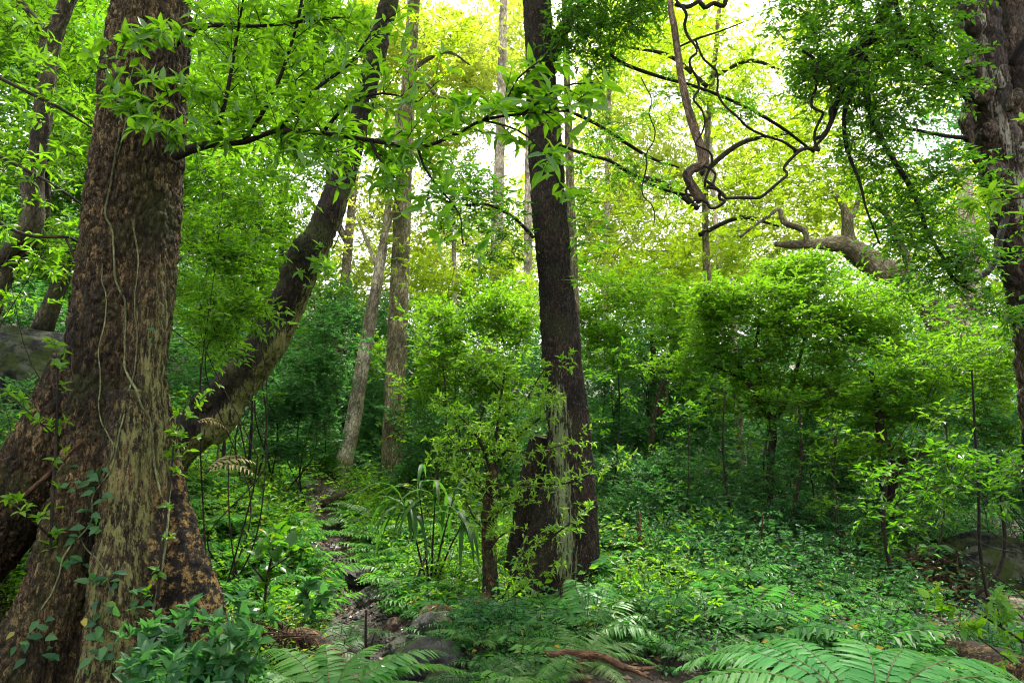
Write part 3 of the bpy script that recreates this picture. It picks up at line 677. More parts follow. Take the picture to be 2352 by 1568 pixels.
far_trunk('pale grey trunk far back on the slope with a crown of yellow leaves', 1390, 760, 120, 28, 9, 10, 'bark_pale', seed=35, crowns=[C([(1400, 420, 28, 90, 100, 3), (1440, 300, 28, 60, 50, 2)], .22, .5, 6, .7)])

# ---- horizontal mossy limb tree
hl = simple_tree('sprawling_tree', 'thick mossy trunk bent over level with one limb straight up, above the dome shaped shrub', 'tree',
    [(2230, 860, 14, 42), (2170, 740, 14, 36), (2080, 640, 14, 27), (2030, 620, 14, 30), (1980, 590, 14, 28), (1935, 562, 14, 22), (1880, 560, 14, 13), (1820, 562, 14, 11), (1780, 560, 14, 6)], 'bark_tall', seed=41, lump=.16,
    limbs=[[(1960, 575, 14, 20), (1948, 540, 14, 16), (1945, 505, 14, 13), (1935, 470, 14, 8), (1910, 440, 14, 5)], [(1945, 510, 14, 9), (1965, 480, 14, 7), (1975, 440, 14, 5)],
           [(1850, 560, 14, 8), (1848, 530, 13.9, 8), (1800, 510, 13.8, 7), (1790, 480, 13.8, 5), (1760, 500, 13.7, 5), (1730, 520, 13.6, 4), (1700, 545, 13.5, 3)],
           [(2100, 640, 14, 10), (2070, 560, 14, 8), (2040, 500, 14, 6), (1990, 460, 14, 3)]],
    crowns=[C([(1900, 430, 14, 90, 50, 1), (2060, 460, 14.4, 110, 60, 1), (1720, 520, 13.8, 50, 30, .6)], .12, .45, 6, 1.0, twm=1)], leafm='leaf_bright', zonef=None)

# ---- the tree whose trunk slopes down at the edge: silver bark with dark burls
rt = thing('burled_tree', 'massive silver and brown trunk full of dark burls, sloping down past a hanging leafy canopy', 'tree', (P(2430, 1300, 7.3)[0], 7.3, g1(P(2430, 1300, 7.3)[0], 7.3)))
mb = MB()
for l, s in (([(2150, -300, 7.0, 66), (2195, -120, 7.0, 56), (2235, 0, 7.0, 46), (2258, 120, 7.0, 48), (2272, 240, 7.0, 44), (2292, 340, 7.0, 46), (2315, 440, 7.0, 44), (2335, 560, 7.05, 38), (2362, 700, 7.1, 40), (2400, 900, 7.2, 48), (2430, 1180, 7.3, 60), (2440, 1420, 7.3, 80)], 1),
          ([(2290, -300, 7.2, 42), (2305, -60, 7.2, 38), (2322, 100, 7.2, 38), (2345, 260, 7.2, 38), (2352, 420, 7.15, 40), (2360, 600, 7.1, 40)], 2),
          ([(2330, 470, 7.0, 22), (2285, 420, 6.85, 15), (2248, 370, 6.75, 13), (2228, 330, 6.75, 13), (2222, 270, 6.8, 13), (2235, 215, 6.9, 14), (2255, 180, 7., 14)], 3)):
    a_, b_ = px_path(l); tube(mb, a_, b_, 22, .05, .14, 3, seed=s)
for (x, y, rx) in ((2240, 60, 24), (2232, 165, 26), (2262, 215, 22), (2300, 180, 22), (2250, 110, 18), (2285, 400, 24), (2320, 455, 22), (2226, 20, 22), (2272, 300, 18), (2330, 230, 20), (2350, 350, 18)):
    a_, b_ = px_path([(x - 8, y + 26, 6.72, rx * .6), (x, y, 6.68, rx), (x + 6, y - 24, 6.72, rx * .6)]); tube(mb, a_, b_, 10, .04, .3, 7, seed=x)
V, NV, F = remesh(mb, .018, 2)
f1, f2, cid = worley(V * np.array([13, 13, 8]), 19)
V = V + NV * (.015 * (np.clip((f2 - f1) * 3, 0, 1) - .6) + .10 * (fbm(V * 5.5, 4, 6) - .5))[:, None]
zone = .42 - np.abs(V[:, 0] - (P(2300, 400, 7)[0] - .18 * (V[:, 2] - P(2300, 400, 7)[2]))) / .2 * .4
tb = MB(); tb.add(V, [F], 0, True, rnd=cid, zone=np.clip(zone, -.6, .42)); tb.build('trunk', [M['bark_right']], rt, ('rnd', 'bp', 'zone'))
RB = [[(2228, 230, 6.8, 9), (2190, 180, 6.6, 8), (2140, 150, 6.5, 7), (2090, 115, 6.4, 6), (2060, 20, 6.4, 6), (2050, -60, 6.4, 6)],
      [(2320, 150, 7, 12), (2345, 110, 6.9, 10), (2380, 60, 6.8, 8)],
      [(2230, 318, 6.75, 6), (2170, 312, 6.7, 5), (2110, 300, 6.6, 4), (2065, 293, 6.6, 3)],
      [(2205, -60, 6.9, 10), (2100, -40, 6.7, 12), (2040, 10, 6.6, 13), (2010, 80, 6.5, 14), (1960, 120, 6.5, 12), (1935, 200, 6.5, 8), (1900, 300, 6.5, 6), (1870, 320, 6.5, 4)],
      [(1975, 120, 6.5, 9), (1960, 200, 6.5, 6), (1940, 260, 6.4, 5), (1945, 340, 6.4, 5), (1975, 420, 6.3, 4), (1990, 480, 6.3, 3), (2020, 560, 6.3, 2)],
      [(1985, 130, 6.5, 9), (1995, 240, 6.4, 7), (2030, 330, 6.3, 7), (2080, 410, 6.3, 6), (2110, 470, 6.3, 5), (2130, 530, 6.3, 4), (2170, 600, 6.3, 4), (2190, 640, 6.3, 5), (2240, 670, 6.4, 5)],
      [(2320, 480, 6.9, 8), (2300, 530, 6.7, 8), (2290, 590, 6.6, 8), (2260, 630, 6.5, 7), (2210, 650, 6.4, 5)],
      [(2350, 600, 7.0, 12), (2310, 560, 6.9, 7), (2280, 520, 6.8, 4)]]
for k, b in enumerate(RB): hang('branch', b, 'liana', rt, 9, .05, .25, 50 + k)
cm = MB()
kk = dict(twm=1, tr=.003, droop=.28)
crown(cm, [(1900, 40, 6.4, 150, 90, .9), (2060, 60, 6.3, 150, 110, .9), (2120, 60, 6.5, 60, 90, .6), (1960, 170, 6.3, 120, 90, .8), (2100, 210, 6.3, 120, 70, .7), (1880, 130, 6.3, 90, 80, .6), (2000, -60, 6.4, 250, 80, 1.2), (2030, 270, 6.3, 90, 50, .6)], .072, .38, 7, 2.5, clump=1.6, thr=.42, **kk)
crown(cm, [(1990, 360, 6.3, 90, 70, .5), (2090, 400, 6.3, 90, 80, .5), (2180, 440, 6.3, 90, 90, .6), (2235, 560, 6.3, 50, 60, .5), (2080, 520, 6.3, 80, 80, .5), (2180, 600, 6.2, 110, 80, .6), (2290, 700, 6.2, 70, 60, .6)], .072, .36, 7, 1.9, clump=1.6, thr=.44, **kk)
shade_blobs(cm, [(6, 7, 11, 4, 3.5, 1.6), (7, 10.5, 12, 3.5, 3, 1.8)], .22, 550, 0)  # unseen overhead leaves, placed to shade the low plants beneath
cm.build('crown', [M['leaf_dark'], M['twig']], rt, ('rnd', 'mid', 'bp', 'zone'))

# ---- bright canopy tree beyond the lianas
simple_tree('canopy_tree', 'slim tree holding a wide airy crown of glowing yellow green leaves behind the dangling lianas', 'tree',
    [(1650, 1100, 16, 10), (1640, 900, 16, 10), (1628, 700, 16, 9), (1620, 500, 16, 8), (1625, 300, 16, 7), (1645, 100, 16, 6), (1660, -100, 16, 5)], 'bark_tall', seed=51, limbmat='bark_lean',
    limbs=[[(1605, 480, 16, 7), (1520, 420, 16, 6), (1450, 400, 16, 5), (1390, 360, 16, 3)], [(1610, 400, 16, 7), (1700, 330, 16, 6), (1790, 310, 16, 4), (1860, 300, 16, 3)],
           [(1625, 200, 16, 6), (1540, 130, 16, 5), (1450, 110, 16, 3)], [(1630, 180, 16, 6), (1720, 140, 16, 5), (1790, 160, 16, 3)], [(1605, 540, 16, 6), (1700, 500, 15.8, 5), (1790, 520, 15.6, 3)]],
    crowns=[C([(1480, 120, 16, 110, 90, 2), (1620, 120, 15.6, 120, 80, 2), (1700, 240, 15.6, 130, 80, 2), (1560, 240, 16, 90, 60, 2), (1800, 340, 15.5, 110, 90, 2), (1760, 460, 15.5, 130, 70, 2), (1450, 480, 16, 120, 70, 2), (1600, 470, 16, 110, 60, 2),
               (1880, 250, 15, 90, 80, 2), (1380, 340, 16, 50, 90, 1.5), (1500, 560, 16, 130, 60, 2), (1700, 110, 15.5, 60, 60, 1.5)], .14, .42, 7, 1.0, clump=1.5, thr=.42, twm=1, tr=.006)], leafm='leaf_bright')

# ---- lianas
def liana(label, pts, mat='liana', wig=0, seg=8, step=.03, loc=None, lump=.2, seed=0, name='liana', cat='liana'):
    p_, r_ = px_path(pts); r_ = r_ * (.72 if mat == 'liana' else 1)
    if wig:
        p_, r_ = resample(p_, r_, .09); n = len(p_)
        p_ = p_ + np.stack([np.sin(np.arange(n) * 1.5 + seed) * wig * 1.8, np.cos(np.arange(n) * 1.1) * wig * 1.5, np.cos(np.arange(n) * 1.25) * wig * 1.6], 1)
    mb = MB(); tube(mb, p_, r_, seg, step, lump, 6, seed=seed)
    return tag(mb.build(name, [M[mat]], None, ('rnd', 'bp', 'zone'), loc=p_[0]), label, cat)
liana('thick pale peeling liana hanging straight down and ending in a broken stub above the shrubs',
      [(1545, -60, 6.0, 6), (1540, 10, 6.0, 7), (1548, 60, 6.0, 9), (1556, 120, 6.0, 9), (1565, 180, 6.0, 9), (1578, 240, 6.0, 10), (1596, 300, 6.0, 12), (1612, 350, 6.0, 13), (1612, 378, 6.0, 12), (1585, 392, 5.97, 12), (1580, 410, 5.95, 12), (1594, 435, 5.95, 13), (1612, 462, 5.95, 13)], 'liana_pale', lump=.25, seed=3)
liana('thin dark liana twisting loosely around the thick pale hanging one',
      [(1555, -40, 5.95, 5), (1562, 20, 5.9, 5), (1580, 60, 5.9, 5), (1592, 100, 5.9, 4), (1588, 140, 5.9, 4), (1600, 180, 5.9, 4), (1596, 215, 5.9, 4), (1608, 260, 5.9, 4), (1612, 300, 5.9, 3), (1606, 340, 5.9, 3), (1632, 380, 5.9, 4), (1625, 420, 5.9, 4)], 'liana', wig=.02, seed=9)
liana('black knotted liana looping back on itself below the broken stub',
      [(1580, 395, 5.9, 5), (1572, 410, 5.88, 5), (1585, 430, 5.88, 5), (1578, 450, 5.88, 5), (1590, 462, 5.88, 4), (1610, 464, 5.88, 5), (1630, 470, 5.88, 5), (1648, 478, 5.88, 5), (1662, 462, 5.88, 5), (1655, 445, 5.9, 5), (1640, 440, 5.9, 5), (1630, 425, 5.9, 5), (1640, 400, 5.92, 4), (1618, 385, 5.93, 4)], 'liana', wig=.012, seed=4)
liana('long black liana sagging in a wavy curve between pale hanging liana and leafy canopy',
      [(1632, 420, 5.9, 5), (1650, 440, 5.9, 5), (1680, 458, 5.9, 5), (1720, 455, 5.95, 5), (1765, 440, 6.0, 5), (1800, 410, 6.05, 5), (1808, 380, 6.1, 5), (1830, 350, 6.15, 6), (1870, 345, 6.2, 6), (1895, 300, 6.25, 6), (1915, 250, 6.3, 6), (1930, 200, 6.35, 6)], 'liana', wig=.016, seed=5)
liana('corkscrew liana winding down from the canopy to meet the sagging one',
      [(1850, 120, 6.2, 5), (1870, 150, 6.2, 5), (1878, 190, 6.2, 5), (1862, 225, 6.2, 5), (1885, 250, 6.2, 5), (1875, 285, 6.2, 5), (1885, 320, 6.2, 5), (1862, 350, 6.2, 5), (1835, 352, 6.15, 5)], 'liana', wig=.025, seed=6)
liana('black spiral of liana poking out into the open sky at the top',
      [(1550, 10, 5.9, 7), (1580, 16, 5.9, 8), (1606, 4, 5.9, 8), (1618, 18, 5.9, 8), (1640, 8, 5.9, 8), (1662, 14, 5.9, 8), (1668, -10, 5.9, 9), (1672, -60, 5.9, 9)], 'liana', seed=7)
liana('slack wiry liana crossing from the top towards the sagging curve',
      [(1594, 95, 6.1, 4), (1640, 165, 6.1, 4), (1655, 215, 6.1, 4), (1680, 260, 6.1, 4), (1720, 295, 6.1, 4), (1790, 320, 6.15, 4), (1832, 352, 6.15, 5)], 'liana', wig=.012, seed=8)
liana('straight dead twig caught across the thick pale liana',
      [(1555, 110, 6.05, 4), (1600, 90, 6.0, 4), (1660, 70, 5.95, 3), (1710, 50, 5.9, 2)], 'liana', seed=10, name='twig', cat='twig')
liana('thin drooping liana hanging in front of the glowing canopy with a curled end',
      [(1480, 180, 6.3, 2), (1500, 300, 6.3, 2), (1478, 400, 6.3, 2.5), (1490, 470, 6.3, 2), (1505, 520, 6.3, 1.5)], 'liana', wig=.015, seed=11)
liana('bowed dark liana rising from the debris and bending up in front of the mossy boulder',
      [(2170, 1395, 6.6, 6), (2200, 1385, 6.6, 7), (2245, 1362, 6.6, 7), (2280, 1330, 6.6, 7), (2300, 1290, 6.6, 7), (2308, 1240, 6.6, 6), (2300, 1150, 6.6, 5), (2290, 1050, 6.6, 4)], 'liana', seed=12)
liana('thin upright pole of a liana in front of the mossy boulder',
      [(2285, 1420, 6.5, 4), (2265, 1350, 6.5, 5), (2250, 1250, 6.5, 5), (2248, 1150, 6.5, 4), (2240, 1000, 6.5, 4), (2232, 850, 6.5, 3)], 'liana', seed=13)

# ---- climbing vines on the flaky trunk
def climber(label, path, wpx, leaves=()):
    pts = []
    p_ = np.array(path, float)
    pr, _ = resample(np.c_[p_, np.zeros(len(p_))], np.ones(len(p_)), 9)
    for a in pr:
        h = on_big(a[0], a[1], .006)
        if h is not None: pts.append(h[0])
    pts = np.array(pts)
    if len(pts) < 3: return
    s = pts.copy(); s[1:-1] = (pts[:-2] + pts[1:-1] * 2 + pts[2:]) / 4
    r = np.full(len(s), wpx * BY / FPX)
    mb = MB(); tube(mb, s[::2] if len(s) > 8 else s, r[::2] if len(s) > 8 else r, 6, .02, .2, 30, seed=int(path[0][0]))
    root = mb.build('climbing_vine', [M['vine']], None, ('rnd', 'bp', 'zone'), loc=s[0])
    tag(root, label, 'vine')
    if leaves:
        lm = MB(); pp, dd, nn = [], [], []
        for (x, y, k) in leaves:
            h = on_big(x, y, .03)
            if h is None: continue
            for q in range(k):
                a = rng.random() * 6.28; d = np.array([math.cos(a), -.5, .5 * math.sin(a) + .1])
                pp.append(h[0] + np.array([rng.normal(0, .04), -.02, rng.normal(0, .04)])); dd.append(d); nn.append(h[1] * .8 + UP * .6 + rng.normal(0, .2, 3))
        if pp:
            put_leaves(lm, np.array(pp), np.array(dd), np.array(nn), .075 * (.7 + .6 * rng.random(len(pp))), .5, 0, 'near')
            o = lm.build('foliage', [M['leaf_teal']], root, ('rnd', 'mid'))
climber('thick pale green vine stem snaking down the middle of the flaky trunk', [(275, 300), (262, 380), (246, 470), (244, 500), (258, 530), (262, 620), (270, 660), (286, 690), (288, 800), (290, 850), (318, 905), (320, 930), (345, 965), (352, 1050), (368, 1140)], 2.6)
climber('thin tan vine hanging near the top of the flaky trunk', [(300, 60), (310, 120), (296, 200), (290, 280), (270, 360)], 1.5)
climber('thin wavering vine down the mossy side of the flaky trunk', [(236, 590), (234, 640), (246, 690), (238, 760), (226, 800), (232, 880), (228, 950), (256, 1010), (262, 1040), (232, 1110)], 1.5)
climber('wiry vine joining low on the flaky trunk in a V shape', [(284, 950), (272, 1000), (264, 1045), (250, 1090), (212, 1140), (208, 1200), (150, 1270), (130, 1340), (95, 1400)], 1.7, [(210, 1095, 4), (230, 1080, 4), (235, 1100, 3), (175, 1110, 2), (185, 1150, 3), (240, 1160, 3)])
climber('creeping vine with bluish leaves trailing up the root flare of the flaky trunk', [(250, 1560), (262, 1470), (250, 1420), (252, 1350), (230, 1290), (190, 1250), (180, 1200)], 1.6,
        [(180, 1230, 5), (170, 1290, 4), (200, 1200, 4), (225, 1210, 3), (250, 1330, 5), (290, 1340, 5), (320, 1370, 5), (270, 1390, 4), (245, 1460, 4), (200, 1420, 4), (255, 1500, 5), (150, 1300, 3), (110, 1440, 5), (70, 1470, 5), (310, 1420, 4), (120, 1500, 4), (220, 1530, 4)])
climber('fine vine thread on the streaked side of the flaky trunk', [(306, 520), (318, 600), (310, 690), (316, 780), (308, 860), (296, 900)], 1.8, [(330, 785, 2)])
climber('bare rope like vine along the dark buttress of the flaky trunk', [(395, 1010), (390, 1120), (380, 1240), (370, 1300), (352, 1400)], 3.0)

# ---- shrubs and young trees in the middle distance
def shrub(name, label, base, blobs, leafm='leaf_mid', leaf=.07, wr=.42, per=7, lai=1.6, stems=5, sw=4, cat='shrub', mat='twig', group=None, tm='mid', extra=(), **k):
    b = P(*base[:3]); b[2] = min(b[2], g1(b[0], b[1]) + .02) if abs(b[2] - g1(b[0], b[1])) < .6 else g1(b[0], b[1])
    t = thing(name, label, cat, b, group)
    sm = MB(); hw = base[3] if len(base) > 3 else sw
    for i in range(stems):
        bl = blobs[i % len(blobs)]; c = P(*bl[:3]); s_ = bl[2] / FPX
        e = c + np.array([rng.normal(0, .35) * bl[3] * s_, rng.normal(0, .3) * bl[5], (.2 + rng.normal(0, .35)) * bl[4] * s_])
        st = b + np.array([rng.normal(0, .12), rng.normal(0, .12), -.08]); w_ = np.linalg.norm(e - st) * .05
        q_ = [st + (e - st) * f + rng.normal(0, w_, 3) + UP * w_ * 2 * f * (1 - f) for f in (0, .22, .45, .7, 1)]
        tube(sm, q_, np.array([1, .8, .6, .4, .15]) * min(hw, 4) * .55 * base[2] / FPX, 6, .12, .15, 4, seed=i)
    for l in extra:
        a_, r_ = px_path(l); tube(sm, a_, r_, 8, .08, .15, 4, seed=3)
    sm.build('stem', [M[mat]], t, ('rnd', 'bp', 'zone'))
    if tm != 'near':
        nb = []
        for (x, y, Y, rx, ry, rz) in blobs:
            for q in range(6):
                a = rng.random() * 6.28; f = .35 + .75 * rng.random() ** .7
                nb.append((x + math.cos(a) * rx * f, y + math.sin(a) * ry * f * .95, Y + rng.normal(0, .35) * rz, rx * rng.uniform(.32, .62), ry * rng.uniform(.16, .34), rz * rng.uniform(.35, .6)))
            nb.append((x, y, Y, rx * .7, ry * .6, rz * .7))
        blobs = nb; lai = lai * .62
    cm = MB(); crown(cm, blobs, leaf, wr, per, lai * (1 if tm == 'near' else (1.6 if leafm == 'leaf_teal' else 2.1)), tm=tm, twm=1, tr=.0025, **k)
    cm.build('foliage', [M[leafm], M['twig']], t, ('rnd', 'mid', 'bp', 'zone'))
    return t

shrub('domed_shrub', 'large dome shaped shrub tree with a dense bright green top and dark forking stems', (1765, 1180, 9.6, 9),
      [(1720, 690, 9.6, 120, 70, 1.0), (1860, 665, 9.6, 140, 75, 1.1), (1980, 700, 9.6, 100, 80, 1.0), (1640, 740, 9.6, 80, 70, .8), (1800, 760, 9.3, 170, 90, 1.1), (2040, 790, 9.6, 70, 80, .8), (1920, 830, 9.4, 120, 70, .9), (1700, 830, 9.4, 100, 60, .8), (1840, 612, 9.8, 90, 38, .7), (1690, 900, 9.8, 100, 50, .7), (1850, 910, 9.6, 110, 50, .7), (1970, 900, 9.6, 90, 60, .7), (1590, 830, 9.8, 70, 60, .7)],
      'leaf_mid', .075, lai=1.9, stems=3, cat='tree', extra=[[(1765, 1180, 9.6, 9), (1770, 1060, 9.6, 9), (1775, 980, 9.6, 9), (1745, 925, 9.6, 9), (1720, 880, 9.6, 7), (1690, 830, 9.6, 5), (1640, 780, 9.6, 3)],
       [(1772, 975, 9.6, 7), (1800, 930, 9.6, 6), (1820, 880, 9.6, 5), (1840, 810, 9.6, 4), (1860, 720, 9.6, 3)], [(1738, 910, 9.6, 6), (1745, 860, 9.6, 5), (1735, 800, 9.6, 4), (1750, 720, 9.6, 3)], [(1715, 875, 9.6, 4), (1660, 850, 9.6, 3), (1610, 830, 9.6, 2)]])
shrub('sapling_tree', 'mossy young tree with a twin trunk and broad shady foliage behind the fern bank', (2040, 1190, 8.6, 12),
      [(2060, 900, 8.6, 130, 70, .8), (2160, 830, 8.4, 130, 80, .9), (2260, 900, 8.3, 110, 90, .9), (1960, 930, 8.8, 90, 60, .7), (2140, 980, 8.4, 130, 60, .8), (2290, 1030, 8.2, 80, 70, .7), (2060, 1050, 8.6, 120, 40, .7), (1930, 1040, 8.8, 80, 50, .6), (2320, 780, 8.2, 60, 100, .7)],
      'leaf_mid', .085, lai=1.5, stems=4, cat='tree', mat='bark_lean', extra=[[(2040, 1200, 8.6, 17), (2035, 1100, 8.6, 15), (2025, 1000, 8.6, 12), (2015, 920, 8.6, 9), (2000, 850, 8.6, 5)], [(2052, 1190, 8.5, 10), (2050, 1080, 8.5, 9), (2035, 1010, 8.5, 8)], [(2045, 1090, 8.5, 7), (2075, 1060, 8.4, 6), (2150, 1030, 8.3, 4)]])
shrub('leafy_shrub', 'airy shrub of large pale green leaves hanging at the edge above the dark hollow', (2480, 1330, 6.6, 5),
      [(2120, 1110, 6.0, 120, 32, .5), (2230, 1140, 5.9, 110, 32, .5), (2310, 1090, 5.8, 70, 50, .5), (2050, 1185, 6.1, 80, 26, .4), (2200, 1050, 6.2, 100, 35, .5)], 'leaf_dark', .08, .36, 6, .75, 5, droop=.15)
shrub('bright_shrub', 'broad bright green shrub between the tall grey trunk and the straight dark trunk', (1080, 1130, 11.5, 7),
      [(1010, 740, 11.5, 80, 60, .8), (1110, 720, 11.5, 90, 70, .9), (1190, 760, 11.3, 60, 90, .8), (1050, 840, 11.2, 110, 80, .9), (1150, 880, 11.2, 80, 70, .8), (990, 880, 11.4, 60, 70, .7)], 'leaf_mid', .085, lai=1.8)
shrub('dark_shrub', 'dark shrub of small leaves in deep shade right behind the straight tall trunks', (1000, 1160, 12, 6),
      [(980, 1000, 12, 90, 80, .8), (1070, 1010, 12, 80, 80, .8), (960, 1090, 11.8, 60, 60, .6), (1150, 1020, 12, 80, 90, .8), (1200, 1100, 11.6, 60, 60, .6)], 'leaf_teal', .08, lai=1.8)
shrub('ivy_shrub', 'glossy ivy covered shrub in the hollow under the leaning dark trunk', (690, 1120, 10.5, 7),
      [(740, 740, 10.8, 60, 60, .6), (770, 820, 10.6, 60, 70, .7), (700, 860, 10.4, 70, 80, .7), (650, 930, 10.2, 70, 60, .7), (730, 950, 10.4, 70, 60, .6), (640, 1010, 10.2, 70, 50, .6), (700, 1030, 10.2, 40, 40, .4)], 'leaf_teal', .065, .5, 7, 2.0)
shrub('bluish_shrub', 'soft bluish shrub in the misty gap between the leaning trunk and the slender pale trunk', (800, 1010, 17, 6),
      [(790, 740, 17, 60, 70, 1.2), (830, 830, 17, 50, 80, 1.2), (760, 690, 17.5, 50, 40, 1), (870, 760, 18, 60, 90, 1.2), (870, 900, 16.5, 50, 80, 1)], 'leaf_teal', .12, lai=1.8)
shrub('tall_shrub', 'tall shrub of glowing green leaves just beyond the straight dark trunk', (1420, 1130, 12, 6),
      [(1400, 690, 12, 70, 70, .8), (1480, 660, 12.4, 80, 60, .9), (1390, 800, 12, 60, 70, .8), (1440, 770, 12, 80, 70, .9), (1550, 700, 12.6, 70, 60, .9), (1580, 790, 12.2, 70, 60, .8)], 'leaf_mid', .09, lai=1.7)
shrub('mist_shrub', 'misty green shrub around the bent brown sapling', (1450, 1150, 11.8, 6),
      [(1420, 900, 12, 60, 70, .8), (1560, 900, 12, 90, 70, .9), (1450, 990, 11.6, 80, 60, .8), (1580, 990, 11.4, 80, 60, .8), (1640, 920, 11.6, 60, 70, .8)], 'leaf_teal', .08, lai=1.9)
shrub('low_shrub', 'low dark thicket bush at the foot of the dome shaped shrub', (1600, 1240, 9.2, 5),
      [(1430, 1100, 9.6, 70, 60, .7), (1540, 1090, 9.4, 80, 60, .7), (1640, 1080, 9.2, 80, 60, .7), (1600, 1170, 8.8, 100, 50, .6), (1470, 1180, 9.0, 80, 50, .6), (1700, 1150, 8.8, 70, 60, .6)], 'leaf_teal', .065, lai=1.8)
shrub('bank_shrub', 'deep green thicket bush right behind the ivy bank and the crooked reddish stick', (1500, 1260, 8.6, 4),
      [(1420, 1180, 8.7, 60, 55, .5), (1500, 1140, 8.6, 70, 60, .5), (1580, 1180, 8.5, 70, 55, .5), (1660, 1140, 8.6, 70, 60, .5), (1730, 1190, 8.4, 60, 45, .5)], 'leaf_teal', .06, lai=1.7, stems=5)
shrub('hollow_shrub', 'deep green straggly bush over the half buried boulder', (1960, 1280, 8.4, 4),
      [(1830, 1180, 8.5, 70, 40, .5), (1920, 1200, 8.3, 70, 40, .5), (2010, 1180, 8.3, 80, 50, .5), (2090, 1220, 8.0, 70, 40, .5)], 'leaf_teal', .06, lai=1.2, stems=5)
shrub('shaded_shrub', 'small leaved shrub in shadow under the dome shaped shrub', (1850, 1230, 9.0, 5),
      [(1800, 1020, 9.2, 70, 60, .7), (1880, 1000, 9.2, 80, 60, .7), (1860, 1100, 9.0, 90, 60, .7), (1960, 1110, 9.0, 80, 50, .6), (1790, 1130, 8.9, 60, 60, .6)], 'leaf_teal', .07, lai=1.4)
shrub('edge_shrub', 'dense shrub at the edge overhanging the mossy boulder', (2420, 1290, 8.6, 5),
      [(2180, 1010, 8.2, 90, 60, .7), (2290, 1000, 8.0, 90, 70, .7), (2100, 1090, 8.2, 80, 50, .6), (2230, 1110, 8.0, 100, 50, .6), (2330, 1150, 7.8, 60, 70, .6)], 'leaf_teal', .075, lai=1.2)
shrub('hillside_shrub', 'yellow green shrub high on the far slope beneath the airy glowing crown', (1480, 1000, 20, 6),
      [(1420, 620, 20, 90, 50, 1.5), (1560, 620, 20, 110, 60, 1.5), (1680, 600, 20, 110, 60, 1.5), (1500, 690, 19, 110, 50, 1.4), (1640, 690, 19, 90, 50, 1.4)], 'leaf_bright', .15, lai=1.4)
shrub('slope_shrub', 'pale green shrub on the slope seen between the tall grey trunk and the pinkish trunk', (1030, 980, 19, 6),
      [(1000, 640, 19, 70, 60, 1.4), (1080, 650, 19, 70, 50, 1.4), (1160, 640, 19, 70, 60, 1.4), (970, 700, 18, 50, 40, 1), (1240, 700, 18, 60, 60, 1)], 'leaf_bright', .14, lai=1.4)
shrub('understory_tree', 'slender understory tree with long leaves filling the space behind the flaky trunk', (520, 1090, 6.6, 5),
      [(480, 560, 6.4, 80, 90, .7), (560, 480, 6.4, 90, 80, .7), (470, 420, 6.3, 70, 80, .6), (560, 600, 6.5, 80, 70, .6), (620, 400, 6.4, 90, 70, .6), (520, 700, 6.4, 90, 60, .5), (680, 330, 6.4, 90, 70, .6), (600, 720, 6.5, 70, 40, .4), (470, 800, 6.4, 60, 50, .4)], 'leaf_near', .09, .36, 7, 1.35, 6, cat='tree', lift=.0, droop=.1)
shrub('backing_tree', 'dark leafy young tree deeper in the shade between the flaky trunk and the leaning trunk', (560, 1060, 9.5, 6),
      [(520, 300, 9.5, 110, 120, 1), (660, 220, 9.5, 120, 130, 1), (520, 520, 9.5, 100, 110, 1), (640, 480, 9.5, 80, 90, .9), (580, 90, 9.5, 160, 110, 1.2), (760, 120, 9.5, 90, 120, 1), (480, 720, 9.2, 80, 90, .7), (590, 650, 9.2, 70, 60, .7)], 'leaf_mid', .095, lai=1.7, stems=7, cat='tree')
shrub('bank_tree', 'young tree with dark thin branches and bright leaf rosettes in front of the gnarled trunk', (-120, 1050, 5.0, 6),
      [(60, 180, 5.0, 110, 60, .5), (150, 310, 5.0, 90, 60, .5), (40, 380, 5.0, 90, 60, .5), (120, 470, 5.0, 80, 40, .4), (30, 500, 5.0, 60, 40, .4), (180, 220, 5.0, 60, 60, .4), (70, 40, 5.0, 110, 60, .5), (190, 60, 5.0, 70, 70, .4), (90, 590, 5.0, 80, 30, .3), (60, 680, 5.2, 60, 30, .3)], 'leaf_near', .085, .31, 5, .6, 4, cat='tree', tm='near', whorl=3,
      extra=[[(-60, 150, 5.0, 5), (60, 210, 5.0, 4), (140, 250, 5.0, 4), (220, 300, 5.1, 2)], [(-60, 330, 5.0, 5), (40, 380, 5.0, 4), (130, 430, 5.0, 4), (215, 490, 5.1, 2)], [(-60, 480, 5.0, 4), (60, 540, 5.0, 4), (160, 545, 5.0, 4), (200, 575, 5.1, 2)], [(150, 545, 5.0, 3), (175, 600, 5.0, 4), (185, 660, 5.0, 2)]])
shrub('weedy_shrub', 'leafy stems sprouting in front of the lower bank beside the grey boulder', (20, 1140, 6.4, 3),
      [(40, 1020, 6.4, 70, 40, .4), (60, 1080, 6.2, 60, 40, .4), (0, 940, 6.4, 30, 40, .3), (30, 900, 6.0, 40, 30, .3)], 'leaf_teal', .06, lai=1.6)

